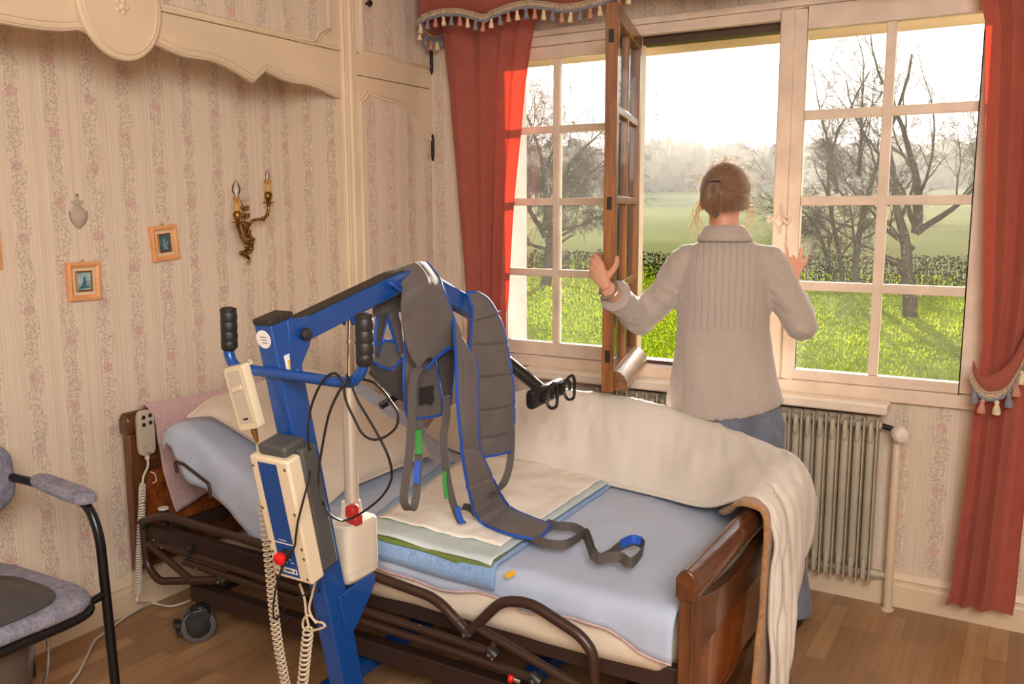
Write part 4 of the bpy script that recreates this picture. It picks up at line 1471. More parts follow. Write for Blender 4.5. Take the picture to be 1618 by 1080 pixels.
MB().loft([seat_ring(s, h) for s, h in ((.02, .437), (.004, .442), (0, .455), (.006, .468), (.022, .474), (.07, .477), (.18, .478))]).build('seat', MATS['chair_fabric'], ch, angle=50)
sr = [p for p in seat_ring(.004, .425)]
MB().tube(sr, .0125, 10, loop=True).build('seat_frame', MATS['chair_black'], ch)
lidc = V((-2.325, 1.155, .479))
ringf = lambda r, z: [lidc + V((math.copysign(abs(math.cos(2 * PI * k / 48)) ** .62, math.cos(2 * PI * k / 48)) * r, math.copysign(abs(math.sin(2 * PI * k / 48)) ** .62, math.sin(2 * PI * k / 48)) * r, z)) for k in range(48)]
ld = MB().loft([ringf(.168, 0), ringf(.170, .004), ringf(.166, .008), ringf(.135, .010), ringf(.125, .016), ringf(.09, .030), ringf(.085, .034), ringf(.02, .036)]).build('pan_lid', MATS['pan_grey'], ch, angle=45)
MB().box(lidc + V((0, 0, .045)), (.02, .11, .02)).build('lid_grip', MATS['pan_grey'], ld, bevel=.006)
bk_ = thing_bucket = MB().lathe([(.105, -.20), (.118, -.196), (.140, -.02), (.150, 0), (.146, 0), (.136, -.02)], (-2.325, 1.155, .43), (0, 0, 1), 36).build('bucket', MATS['bucket_grey'], ch)
hw = catmull([(-2.325, 1.30, .415), (-2.29, 1.318, .35), (-2.24, 1.28, .25), (-2.20, 1.18, .18), (-2.19, 1.05, .17)], 40)
MB().tube(hw, .0035, 8).build('bucket_handle', MATS['chrome'], bk_)
for sy, y in ((1, 1.45), (-1, .885)):
    pts = fillet([(-2.64, y, .705), (-2.50, y, .708), (-2.255, y, .685), (-2.213, y, .60), (-2.185, y, .0)], .07, 7)
    t_ = MB().tube(pts, .0135, 14).build('arm_frame', MATS['chair_black'], ch)
    MB().lathe([(.001, 0), (.017, 0), (.017, .03), (.015, .034)], (-2.185, y, 0), (-.03, 0, 1), 16).build('foot', MATS['black_rubber'], t_)
    lay = []
    for s, h in ((.010, -.004), (.002, .0), (0, .008), (.004, .020), (.014, .026), (.026, .027)):
        ring = []
        for k in range(40):
            a = 2 * PI * k / 40
            x = math.copysign(abs(math.cos(a)) ** .6, math.cos(a))
            yy = math.copysign(abs(math.sin(a)) ** .6, math.sin(a))
            px_ = -2.372 + x * (.132 - s)
            ring.append(V((px_, y + yy * (.038 - s) * (1 + .10 * x), .712 + h - .10 * (px_ + 2.50) * .9)))
        lay.append(ring)
    MB().loft(lay).build('armrest', MATS['chair_fabric'], ch, angle=50)
    bp = fillet([(-2.60, y - sy * .05, .425), (-2.655, y, .415), (-2.735, y + sy * .06, .0)], .05)
    t_ = MB().tube(bp, .0135, 14).build('leg', MATS['chair_black'], ch)
    MB().lathe([(.001, 0), (.018, 0), (.018, .045), (.015, .05)], (-2.735, y + sy * .06, 0), (.1, 0, 1), 16).build('foot', MATS['black_rubber'], t_)
    MB().rod((-2.206, y, .43), (-2.20, y - sy * .06, .425), .0115).build('side_bar', MATS['chair_black'], ch)
    MB().tube(fillet([(-2.61, y - sy * .09, .425), (-2.70, y - sy * .09, .45), (-2.70, y - sy * .09, .70)], .04), .0115, 10).build('back_support', MATS['chair_black'], ch)
bx = -2.655
lay = []
for d, s in ((-.022, .03), (-.018, .006), (0, 0), (.020, .004), (.030, .018), (.034, .05)):
    ring = []
    for k in range(56):
        a = 2 * PI * k / 56
        yy = math.copysign(abs(math.cos(a)) ** .5, math.cos(a))
        zz = math.copysign(abs(math.sin(a)) ** .5, math.sin(a))
        ring.append(V((bx + d - .08 * zz * .12, 1.165 + yy * (.302 - s), .715 + zz * (.118 - s) - .01 * (1 - yy * yy))))
    lay.append(ring)
MB().loft(lay).build('backrest', MATS['chair_fabric'], ch, angle=50)
MB().tube(fillet([(-2.64, 1.45, .705), (-2.69, 1.43, .75), (-2.69, .905, .75), (-2.64, .885, .705)], .05), .0125, 12).build('back_frame', MATS['chair_black'], ch)


# ------------------------------------------------------------------ patient lift
LXP = -1.50
lift = thing('patient_lift', 'blue mobile patient hoist standing beside the bed with its boom over the mattress', 'hoist', (-1.5, 1.70, 0))
MT, MBm = V((-1.5, 1.450, 1.252)), V((-1.5, 1.692, .085))
AX = (MBm - MT).normalized()              # down the mast
NX = V((0, AX.z, -AX.y))                  # out of its operator side (towards -y)
if NX.y > 0:
    NX = -NX


def mq(x, n, a):
    """point in mast space: x across, n outward to the operator side, a down from the top."""
    return MT + V((x, 0, 0)) + NX * n + AX * a


def mbox(mb, x0, x1, n0, n1, a0, a1):
    vs = [mq(x, n, a) for x in (x0, x1) for n in (n0, n1) for a in (a0, a1)]
    return mb.add(vs, [(0, 1, 3, 2), (4, 6, 7, 5), (0, 4, 5, 1), (2, 3, 7, 6), (0, 2, 6, 4), (1, 5, 7, 3)])


ml_ = (MBm - MT).length
mast = mbox(MB(), -.027, .027, -.036, .036, 0, ml_).build('mast', MATS['lift_blue'], lift, bevel=.004)
mbox(MB(), -.0285, .0285, -.0375, .0375, -.012, .003).build('mast_cap', MATS['lift_black'], mast, bevel=.004)
# round seal on the operator side, small label on the right side
c = mq(-.004, .0362, .035)
dk = MB().lathe([(.001, .0015), (.0215, .0015), (.022, 0)], c, NX, 28).build('seal', MATS['sticker_white'], mast)
for k in range(3):
    mbox(MB(), -.012 + .002 * k, .006 + .001 * k, .0378, .0383, .028 + .007 * k, .030 + .007 * k).build('printed_mark', MATS['ink_grey'], dk, smooth=False)
lb = mbox(MB(), .0268, .0278, -.018, .016, .080, .135).build('label', MATS['sticker_white'], mast, smooth=False)
mbox(MB(), .0276, .0282, -.014, .008, .094, .124).build('warning_mark', MATS['sticker_yellow'], lb, smooth=False)
# boom
PV = V((LXP, 1.508, 1.215))
PK = V((LXP, 1.965, 1.322))
TP = V((LXP, 2.315, 1.180))
bh, bw = .056, .046
mb = MB()
path = fillet([PV, PK, TP], .10, 8)
rings = []
for i, p in enumerate(path):
    d = (path[min(i + 1, len(path) - 1)] - path[max(i - 1, 0)]).normalized()
    u = V((0, -d.z, d.y))
    rings.append([p + V((sx * bw / 2, 0, 0)) + u * (sz * bh / 2) for sx, sz in ((-1, -1), (1, -1), (1, 1), (-1, 1))])
boom = mb.loft(rings).build('boom', MATS['lift_blue'], lift, bevel=.004, angle=30)
rings = []
for i, p in enumerate(path[:4]):
    d = (path[i + 1] - path[max(i - 1, 0)]).normalized()
    u = V((0, -d.z, d.y))
    rings.append([p + V((sx * .021, 0, 0)) + u * (bh / 2 + k) for sx, k in ((-1, 0), (1, 0), (1, .004), (-1, .004))])
MB().loft(rings).build('grip_strip', MATS['lift_black'], boom)
MB().box(TP + V((0, .004, -.004)), (bw - .006, .012, bh), rot(x=-.39)).build('end_cap', MATS['lift_black'], boom, bevel=.003)
mb = MB()
for sx in (-1, 1):
    mb.prism([V((LXP + sx * .0265 - .003, y, z)) for y, z in ((1.465, 1.25), (1.535, 1.255), (1.548, 1.22), (1.535, 1.185), (1.505, 1.14), (1.470, 1.12))], (.006, 0, 0))
mb.build('pivot_plate', MATS['lift_blue'], lift, bevel=.002)
MB().lathe([(.012, 0), (.015, .004), (.0145, .014), (.009, .018), (.001, .019)], (LXP + .0295, 1.514, 1.214), (1, 0, 0), 18).build('pivot_cap', MATS['lift_black'], lift)
# actuator
AY = 1.697
mb = MB().rod((LXP, 1.712, 1.235), (LXP, 1.700, 1.03), .0115, 18)
mb.rod((LXP, 1.708, 1.17), (LXP, 1.7075, 1.163), .0155, 18)
act = mb.build('actuator_rod', MATS['chrome'], lift)
MB().rod((LXP, 1.7, 1.06), (LXP, AY, .70), .0185, 22).rod((LXP, 1.7, 1.064), (LXP, 1.7, 1.052), .0205, 22).build('actuator_tube', MATS['aluminium'], lift)
mb = MB()
for sx in (-1, 1):
    mb.prism([V((LXP + sx * .020 - .002, y, z)) for y, z in ((1.682, 1.262), (1.738, 1.275), (1.730, 1.222), (1.712, 1.208), (1.694, 1.222))], (.004, 0, 0))
mb.rod((LXP - .03, 1.712, 1.228), (LXP + .03, 1.712, 1.228), .007)
mb.build('actuator_bracket', MATS['lift_blue'], lift)
mz0, mz1 = .562, .700
prof = []
for k in range(40):
    a = 2 * PI * k / 40
    prof.append((math.copysign(abs(math.cos(a)) ** .42, math.cos(a)), math.copysign(abs(math.sin(a)) ** .42, math.sin(a))))
mot = MB().loft([[V((LXP - .006 + x * w, AY + .004 + y * d, z)) for x, y in prof] for w, d, z in ((.034, .055, mz0 - .020), (.044, .062, mz0 - .008), (.045, .064, mz0 + .02), (.045, .064, mz1 - .03), (.044, .063, mz1 - .006), (.040, .058, mz1), (.024, .028, mz1 + .003), (.022, .024, mz1 + .018), (.0205, .021, mz1 + .048))]).build('motor_housing', MATS['motor_beige'], lift, angle=35)
MB().loft([[V((LXP - .006 + x * .0453, AY + .004 + y * .0643, z)) for x, y in prof] for z in (mz0 + .012, mz0 + .014)]).build('housing_joint', MATS['beige_dark'], mot)
lev = MB().box((LXP + .016, AY - .018, mz1 + .030), (.030, .026, .030)).box((LXP + .024, AY - .018, mz1 + .010), (.034, .030, .030)).box((LXP + .02, AY - .018, mz1 + .044), (.022, .022, .012))
lev.build('lowering_lever', MATS['lever_red'], lift, bevel=.006)
mb = MB()
for sx in (-1, 1):
    mb.prism([V((LXP + sx * .03 - .003, y, z)) for y, z in ((1.60, .53), (1.74, .55), (1.745, .515), (1.67, .43), (1.63, .40))], (.006, 0, 0))
mb.build('motor_bracket', MATS['lift_blue'], lift, bevel=.002)
# push handle
hb = [(-1.636,1.435,1.184),(-1.633,1.435,1.160),(-1.617,1.435,1.138),(-1.588,1.435,1.133),(-1.436,1.435,1.132),(-1.277,1.435,1.131),(-1.243,1.435,1.145),(-1.225,1.435,1.169),(-1.220,1.435,1.188)]
MB().tube(catmull([V(p) for p in hb], 50), .0125, 16).build('push_handle', MATS['lift_blue'], lift)


def grip(p0, p1):
    p0, p1 = V(p0), V(p1)
    n = 40
    pts, rs = [], []
    for i in range(n + 1):
        t = i / n
        pts.append(p0.lerp(p1, t))
        b = .0024 * abs(math.sin(t * PI * 4.5)) if .1 < t < .93 else 0
        pts[-1] += V((b * .9, 0, 0))
        r = .0185 + b * .5
        if t < .06:
            r = .0185 * (.75 + .25 * t / .06)
        if t > .93:
            r = .021 * (1 - .5 * ((t - .93) / .07) ** 2)
        rs.append(r)
    return MB().tube(pts, rs, 18).build('grip', MATS['grip_black'], lift)


grip((-1.634,1.435,1.173), (-1.631,1.435,1.276))
grip((-1.221,1.435,1.172), (-1.220,1.435,1.286))
# battery and control box on the operator side of the mast
b0 = V((-1.528,1.391,0.949))
b1 = V((-1.525,1.455,0.635))
b2 = V((-1.413,1.392,0.946))
b3 = V((-1.398,1.456,0.631))
bx0, bx1 = (b0.x + b1.x) / 2 - LXP, (b2.x + b3.x) / 2 - LXP
ba0 = (b0 - MT).dot(AX)
ba1 = (b1 - MT).dot(AX)
mbox(MB(), bx0 + .004, bx1 + .003, .037, .086, ba0 - .008, ba1 - .012).build('battery', MATS['grey_plastic'], lift, bevel=.006)
mbox(MB(), bx0 + .02, bx1 - .015, .05, .118, ba0 - .026, ba0 + .002).build('battery_latch', MATS['grey_plastic'], lift, bevel=.008)
mbox(MB(), -.026, .026, .034, .04, ba0 - .01, ba1).build('mounting_plate', MATS['grey_plastic'], lift, smooth=False)
cb = mbox(MB(), bx0, bx1, .086, .130, ba0, ba1).build('control_box', MATS['beige_plastic'], lift, bevel=.006)
pw = bx1 - bx0
fp = mbox(MB(), bx0 + pw * .22, bx0 + pw * .70, .1302, .1312, ba0 + .012, ba1 - .012).build('front_panel', MATS['panel_blue'], cb, smooth=False)
am_ = ba0 + (ba1 - ba0) * .68
mbox(MB(), bx0 + pw * .22, bx0 + pw * .70, .1308, .1317, am_, am_ + .003).build('panel_line', MATS['sticker_white'], fp, smooth=False)
mbox(MB(), bx0 + pw * .34, bx0 + pw * .54, .1308, .1316, am_ - .008, am_ - .005).build('printed_mark', MATS['ink_pale'], fp, smooth=False)
wl = mbox(MB(), bx0 + pw * .28, bx0 + pw * .66, .1308, .1317, ba1 - .034, ba1 - .020).build('maker_plate', MATS['sticker_white'], fp, smooth=False)
for k, (u0, u1, h0, h1) in enumerate(((.36, .40, .030, .024), (.41, .45, .031, .024), (.46, .50, .031, .024), (.51, .54, .030, .024), (.31, .33, .031, .023), (.59, .63, .031, .023))):
    mbox(MB(), bx0 + pw * u0, bx0 + pw * u1, .1316, .1322, ba1 - h0, ba1 - h1).build('printed_mark', MATS['ink_dark'], wl, smooth=False)
for u, a in ((.36, .060), (.50, .060), (.38, .050), (.55, .052), (.46, .068)):
    mbox(MB(), bx0 + pw * u, bx0 + pw * (u + .07), .1308, .1316, ba1 - a, ba1 - a + .003).build('printed_mark', MATS['ink_pale'], fp, smooth=False)
bc = mq(bx0 + pw * .48, .1312, ba0 + (ba1 - ba0) * .77)
st = MB().lathe([(.001, 0), (.014, 0), (.014, .012), (.011, .014)], bc, NX, 20).build('button_collar', MATS['black_plastic'], cb)
MB().lathe([(.006, .012), (.012, .014), (.0155, .020), (.0150, .028), (.010, .033), (.001, .034)], bc, NX, 22).build('emergency_button', MATS['button_red'], cb)
for u, a in ((.08, .025), (.90, .022), (.08, .14), (.92, .14), (.08, .235), (.92, .235), (.10, .262), (.92, .262), (.12, .315), (.90, .320)):
    MB().lathe([(.004, 0), (.004, .0012), (.001, .0014)], mq(bx0 + pw * u, .1302, ba0 + a * (ba1 - ba0) / .335), NX, 10).build('screw', MATS['chrome'], cb)
# legs and castors
mb = MB()
mb.bb(-1.78, -1.22, 1.655, 1.725, .055, .115)
mb.bb(-1.535, -1.465, 1.63, 1.75, .06, .14)
mb.build('cross_base', MATS['lift_blue'], lift, bevel=.004)
for sx in (-1, 1):
    x0 = LXP + sx * .22
    a, b = V((x0, 1.54, .085)), V((x0 - .05 * sx * -1, 2.62, .085))
    lg = MB().bar(a, b, .05, .045).build('leg', MATS['lift_blue'], lift, bevel=.004)
    MB().bar(b, b + (b - a).normalized() * .02, .054, .050).bar(a, a - (b - a).normalized() * .015, .054, .05).build('leg_cap', MATS['lift_black'], lg, bevel=.004)
    for p, r in ((a + V((0, .05, 0)), .05), (b - V((0, .05, 0)), .035)):
        w_ = MB().lathe([(.005, -.014), (r * .8, -.014), (r, -.008), (r, .008), (r * .8, .014), (.005, .014)], (p.x + sx * .045, p.y, r), (1, 0, 0), 24).build('wheel', MATS['black_rubber'], lg)
        MB().rod((p.x, p.y, r), (p.x + sx * .06, p.y, r), .006).build('axle', MATS['chrome'], lg)
# spreader bar
spr = thing('spreader_bar', 'black four-point spreader bar hanging from the hoist boom tip', 'spreader bar', (-1.46, 2.26, .92))
ctr = V((-1.478, 2.285, 1.085))
eR, eL = V((-1.314,2.394,0.935)), V((-1.626,1.984,0.935))
MB().rod(TP + V((0, -.02, .0)), ctr + V((0, 0, -.01)), .012).build('swivel', MATS['chrome'], spr)
for e in (eR, eL + (ctr - eL) * .32):
    m1 = ctr + (e - ctr) * .25 + V((0, 0, .012))
    MB().tube(catmull([ctr, m1, ctr + (e - ctr) * .62 + V((0, 0, .008)), e], 16), [.024] * 16, 14, flat=.8).build('arm', MATS['spreader_black'], spr)
d = (V((-1.309,2.580,0.945)) - V((-1.284,2.260,0.935))).normalized()
d = V((d.x, d.y, 0)).normalized()


def hookbar(c, d, hooks, ln=.115):
    c = V(c)
    s = V((d.y, -d.x, 0))
    n = 20
    ring = lambda a, k: [c + d * a + s * (.017 * k * math.copysign(abs(math.cos(2 * PI * j / n)) ** .7, math.cos(2 * PI * j / n))) + V((0, 0, .030 * k * math.copysign(abs(math.sin(2 * PI * j / n)) ** .7, math.sin(2 * PI * j / n)))) for j in range(n)]
    b = MB().loft([ring(-ln, .8), ring(-ln + .006, 1), ring(ln - .006, 1), ring(ln, .8)]).build('hook_bar', MATS['spreader_black'], spr, angle=50)
    for h in hooks:
        o = c + d * h + s * .017
        MB().lathe([(.019, 0), (.021, .004), (.014, .010), (.001, .011)], o, s, 18).build('hook_boss', MATS['spreader_black'], b)
        e = s * .022
        pts = [o + e * .3 + V((0, 0, -.006)), o + e + d * -.004 + V((0, 0, -.034)), o + e * 1.5 + d * .028 + V((0, 0, -.036)), o + e * 1.5 + d * .034 + V((0, 0, .022)), o + e * 1.4 + d * .020 + V((0, 0, .046)), o + e * 1.2 + d * -.012 + V((0, 0, .038)), o + e * 1.1 + d * -.026 + V((0, 0, .022))]
        MB().tube(fillet(pts, .016, 6), .0052, 10).build('hook', MATS['spreader_black'], b)
        MB().tube(catmull([o + V((0, 0, .012)), o + e * .8 + V((0, 0, .030)), o + e * 1.0 + d * .016 + V((0, 0, .020)), o + e * 1.0 + d * .016 + V((0, 0, -.006))], 16), .0048, 8).build('keeper', MATS['spreader_black'], b)


hookbar(eR + V((.006, .006, -.006)), d, (-.055, .085))
MB().bar(eL - (ctr - eL) * .02, eL + (ctr - eL) * .40, .016, .020).build('arm_end', MATS['spreader_black'], spr, bevel=.003)
for k in (.05, .14, .24):
    MB().rod(eL + (ctr - eL) * k + V((.009, -.004, 0)), eL + (ctr - eL) * k + V((.012, -.006, 0)), .004, 10).build('pin', MATS['chrome'], spr)

# ------------------------------------------------------------------ lift hand control and cords
lr = thing('hoist_remote', 'beige hoist hand control hung on the left push handle', 'remote', (-1.6, 1.42, 1.0))
T1, T2, T3, T4 = [V(p) for p in [(-1.623,1.413,1.140),(-1.551,1.411,1.151),(-1.541,1.442,1.001),(-1.609,1.446,0.979)]]
nx = NX
cen = (T1 + T2 + T3 + T4) / 4
ex = ((T2 - T1) + (T3 - T4)) / 2
ey = ((T4 - T1) + (T3 - T2)) / 2


def rq(u, v, d):
    return cen + ex * (u - .5) + ey * (v - .5) + nx * d


prof = []
for k in range(32):
    a = 2 * PI * k / 32
    prof.append((.5 + .5 * math.copysign(abs(math.cos(a)) ** .14, math.cos(a)), .5 + .5 * math.copysign(abs(math.sin(a)) ** .12, math.sin(a))))
cs = MB().loft([[rq(.5 + (u - .5) * s, .5 + (v - .5) * (1 - (1 - s) * .4), d) for u, v in prof] for d, s in ((-.012, .9), (-.008, 1), (.008, 1), (.013, .93))]).build('casing', MATS['beige_plastic'], lr, angle=40)
kp = MB().prism([rq(u, v, .0125) for u, v in ((.17, .06), (.83, .06), (.83, .88), (.17, .88))], nx * .002).build('keypad', MATS['beige_dark'], cs, bevel=.001)
MB().prism([rq(u, v, .0140) for u, v in ((.24, .31), (.72, .29), (.74, .36), (.26, .38))], nx * .003).build('rocker_key', MATS['beige_plastic'], kp, bevel=.001)
MB().prism([rq(u, v, .0142) for u, v in ((.38, .80), (.62, .80), (.62, .83), (.38, .83))], nx * .0006).build('printed_mark', MATS['ink_dark'], kp, smooth=False)
e0 = rq(.5, 1.0, 0)
MB().tube([e0, e0 + ey.normalized() * .012, e0 + ey.normalized() * .035], [.008, .0075, .004], 10).build('strain_relief', MATS['gilt'], lr)
MB().tube(catmull([rq(.5, .12, -.010), rq(.5, .10, -.03), rq(.5, .06, -.045), rq(.5, .02, -.04)], 14), .004, 8).build('hanging_hook', MATS['beige_plastic'], lr)
MB().tube(catmull([e0 + ey.normalized() * .03] + [(-1.600,1.474,0.943),(-1.601,1.481,0.909),(-1.614,1.495,0.840),(-1.622,1.504,0.795)], 24), .0026, 8).build('lead', MATS['cord_beige'], lr)
h1 = [(-1.634,1.515,0.790),(-1.648,1.536,0.689),(-1.666,1.561,0.566),(-1.684,1.583,0.457),(-1.698,1.608,0.334),(-1.705,1.636,0.199),(-1.712,1.660,0.080)]
h2 = [(-1.665,1.634,0.109),(-1.611,1.605,0.251),(-1.572,1.582,0.361),(-1.540,1.564,0.451)]
MB().tube(helix(h1, .0115, 46), .0026, 7).build('coiled_cord', MATS['cord_beige'], lr)
MB().tube(helix(h2, .0125, 20), .0030, 7).build('coiled_cord', MATS['cord_beige'], lr)
MB().tube(catmull([(-1.686,1.635,0.102),(-1.690,1.642,0.068),(-1.677,1.640,0.079),(-1.665,1.634,0.109)], 12), .003, 8).build('lead', MATS['cord_beige'], lr)
MB().tube(catmull([(-1.540,1.539,0.573),(-1.535,1.548,0.532),(-1.540,1.557,0.484),(-1.540,1.564,0.451)], 20), .0032, 8).build('lead', MATS['cord_beige'], lr)
bcab = thing('motor_cable', 'beige cable looped below the hoist control box', 'cable', (-1.5, 1.6, .5))
MB().tube(catmull([(-1.480,1.534,0.600),(-1.505,1.544,0.549),(-1.525,1.553,0.503),(-1.515,1.560,0.473),(-1.487,1.560,0.473),(-1.485,1.562,0.462),(-1.539,1.567,0.436),(-1.562,1.566,0.441),(-1.550,1.560,0.471),(-1.527,1.557,0.484),(-1.510,1.561,0.466)], 60), .0032, 8).build('cable', MATS['cord_beige'], bcab)
pc = thing('power_cable', 'thin black mains cable looped over the hoist push handle', 'cable', (-1.45, 1.42, .9))
cA = [(-1.452,1.510,0.917),(-1.372,1.415,0.993),(-1.363,1.415,1.062),(-1.331,1.415,1.123),(-1.298,1.415,1.151),(-1.277,1.415,1.149),(-1.264,1.415,1.127),(-1.259,1.415,1.097),(-1.238,1.415,1.061),(-1.215,1.415,1.029),(-1.186,1.415,1.020),(-1.153,1.415,1.031),(-1.124,1.415,1.055),(-1.118,1.415,1.083),(-1.132,1.415,1.103),(-1.155,1.415,1.127),(-1.202,1.440,1.137),(-1.247,1.460,1.136)]
cB = [(-1.247,1.460,1.136),(-1.260,1.440,1.145),(-1.263,1.415,1.131),(-1.286,1.415,1.101),(-1.308,1.415,1.061),(-1.325,1.415,1.008),(-1.341,1.415,0.945),(-1.346,1.415,0.911),(-1.344,1.415,0.886),(-1.334,1.415,0.853),(-1.393,1.500,0.791),(-1.413,1.560,0.755),(-1.394,1.580,0.760),(-1.349,1.580,0.789),(-1.281,1.550,0.838),(-1.215,1.500,0.892),(-1.166,1.450,0.942),(-1.147,1.415,0.990),(-1.168,1.415,1.025),(-1.198,1.415,1.065),(-1.224,1.415,1.098),(-1.239,1.415,1.127),(-1.247,1.415,1.142),(-1.267,1.430,1.149)]
MB().tube(catmull(cA + cB[1:], 220), .0029, 8).build('cable', MATS['cord_black'], pc)
cC = [(-1.451,1.502,0.956),(-1.463,1.512,0.906),(-1.378,1.420,0.908),(-1.365,1.387,0.869),(-1.392,1.394,0.811),(-1.406,1.398,0.767),(-1.417,1.403,0.740),(-1.451,1.411,0.700),(-1.493,1.431,0.654),(-1.584,1.500,0.565),(-1.634,1.536,0.488),(-1.647,1.555,0.446),(-1.586,1.552,0.510),(-1.522,1.544,0.548),(-1.492,1.552,0.562),(-1.500,1.579,0.528),(-1.514,1.587,0.487),(-1.510,1.561,0.464)]
MB().tube(catmull(cC, 120), .0026, 8).build('lead', MATS['cord_black'], pc)
p = V((-1.452,1.506,0.937))
q_ = V((-1.443,1.515,0.889))
MB().tube([p, p.lerp(q_, .3), p.lerp(q_, .6), q_], [.004, .007, .011, .009], 10).build('plug', MATS['black_plastic'], pc)

# ------------------------------------------------------------------ sling
sl = thing('patient_sling', 'grey quilted patient sling with blue piping draped over the hoist boom', 'sling', (-1.45, 2.1, .56))


def panel(nm, L, R, m, bulge=.012, seams=(), pip='LR', n=46, w=14, piprad=.0045, out=(.86, -.5, .1), seed=0, curl=0, par=None):
    a, b = catmull([V(p) for p in L], n), catmull([V(p) for p in R], n)
    out = V(out).normalized()
    rows = []
    for i in range(n):
        f = i / (n - 1)
        dip = sum(math.exp(-((f - s) / .009) ** 2) for s in seams)
        row = []
        for j in range(w + 1):
            g = j / w
            p = a[i].lerp(b[i], g)
            p += out * (bulge * math.sin(PI * g) * (1 - .6 * min(1, dip)) - .0055 * min(1, dip) + .006 * noise.noise(V((p.x * 9 + seed, p.y * 9, p.z * 7))) + .0030 * noise.noise(V((g * 16, f * 3, seed))))
            row.append(p)
        rows.append(row)
    o = MB().grid(rows).build(nm, m, par or sl, angle=80, solid=.007)
    if pip:
        mb = MB()
        if 'L' in pip:
            mb.tube([r[0] + out * .002 for r in rows], piprad, 8)
        if 'R' in pip:
            mb.tube([r[-1] + out * .002 for r in rows], piprad, 8)
        if 'B' in pip:
            mb.tube([p + out * .002 for p in rows[-1]], piprad, 8)
        if 'T' in pip:
            mb.tube([p + out * .002 for p in rows[0]], piprad, 8)
        mb.build('piping', MATS['piping_blue'], o)
    return o


G = MATS['sling_grey']
CW = V((.86, .5, 0))
# behind the boom
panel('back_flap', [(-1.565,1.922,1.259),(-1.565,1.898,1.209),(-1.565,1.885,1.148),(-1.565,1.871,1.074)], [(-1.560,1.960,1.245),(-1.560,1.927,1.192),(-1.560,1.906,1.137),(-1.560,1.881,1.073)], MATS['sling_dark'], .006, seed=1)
panel('back_flap', [(-1.560,1.921,1.238),(-1.560,1.941,1.186),(-1.560,1.962,1.144),(-1.560,1.975,1.099)], [(-1.555,1.971,1.241),(-1.555,1.986,1.182),(-1.555,1.996,1.135),(-1.555,2.006,1.088)], G, .006, pip='L', seed=2)
panel('back_hammock', [(-1.560,1.873,1.131),(-1.560,1.906,1.137),(-1.560,1.945,1.136),(-1.560,1.990,1.112)], [(-1.550,1.854,1.092),(-1.550,1.896,1.068),(-1.550,1.941,1.059),(-1.550,1.985,1.080)], G, -.010, pip='LR', seed=3)
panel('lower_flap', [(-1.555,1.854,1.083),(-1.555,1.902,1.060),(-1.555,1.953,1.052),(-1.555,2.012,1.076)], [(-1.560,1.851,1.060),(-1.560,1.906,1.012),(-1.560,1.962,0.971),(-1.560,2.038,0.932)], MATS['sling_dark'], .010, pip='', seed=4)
# pocket panel
pk_ = panel('pocket_panel', [(-1.490,1.931,1.183),(-1.490,1.920,1.105),(-1.490,1.912,1.036),(-1.490,1.918,0.963),(-1.490,1.931,0.921)], [(-1.475,2.032,1.098),(-1.475,2.047,1.051),(-1.475,2.058,1.003),(-1.475,2.072,0.935),(-1.475,2.065,0.908)], G, .010, pip='LRB', seed=5)
pr = [V(p) + V((.018, -.010, 0)) for p in [(-1.475,1.955,1.012),(-1.475,2.018,1.008),(-1.475,2.014,0.987),(-1.475,2.019,0.967),(-1.475,2.004,0.954),(-1.475,1.980,0.965),(-1.475,1.953,0.965)]]
MB().prism(pr, (.003, -.002, 0)).build('black_patch', MATS['black_rubber'], pk_)
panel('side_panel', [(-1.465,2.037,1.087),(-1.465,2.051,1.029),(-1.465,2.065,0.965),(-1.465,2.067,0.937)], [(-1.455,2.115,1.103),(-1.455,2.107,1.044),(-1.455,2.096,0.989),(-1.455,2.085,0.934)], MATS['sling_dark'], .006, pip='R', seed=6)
# main drape over the boom
panel('main_drape', [(-1.560,1.876,1.211),(-1.555,1.876,1.284),(-1.530,1.887,1.319),(-1.475,1.893,1.297),(-1.440,1.847,1.265),(-1.440,1.853,1.212),(-1.440,1.865,1.148),(-1.440,1.885,1.104),(-1.440,1.916,1.071)],
      [(-1.560,2.172,1.180),(-1.555,2.168,1.267),(-1.530,2.078,1.347),(-1.470,2.056,1.306),(-1.440,2.032,1.282),(-1.440,2.061,1.235),(-1.440,2.095,1.173),(-1.440,2.100,1.110),(-1.440,1.984,1.089)], G, .022, pip='R', n=80, w=26, out=(.5, -.35, .8), seed=7)
MB().tube(catmull([V(p) + V((.012, -.008, 0)) for p in [(-1.430,2.082,1.109),(-1.430,2.038,1.113),(-1.430,1.994,1.101),(-1.430,1.958,1.085),(-1.430,1.928,1.070)]], 24), .0045, 8).build('piping', MATS['piping_blue'], sl)
MB().tube(catmull([V(p) + V((.006, -.004, 0)) for p in [(-1.530,1.865,1.302),(-1.500,1.849,1.311),(-1.470,1.844,1.307),(-1.470,1.867,1.292),(-1.470,1.889,1.285)]], 18), .0045, 8).build('piping', MATS['piping_blue'], sl)
# far leg panel hanging from the boom tip
panel('leg_panel', [(-1.470,2.201,1.255),(-1.455,2.208,1.205),(-1.420,2.147,1.154),(-1.390,2.094,1.089),(-1.370,2.075,0.983),(-1.370,2.093,0.868),(-1.370,2.108,0.784)], [(-1.465,2.249,1.253),(-1.440,2.281,1.224),(-1.400,2.281,1.157),(-1.370,2.275,1.064),(-1.350,2.267,0.960),(-1.350,2.274,0.860),(-1.350,2.259,0.770)], G, .009, seams=(.20, .37, .55, .73, .89), pip='LRBT', n=130, w=18, seed=9)
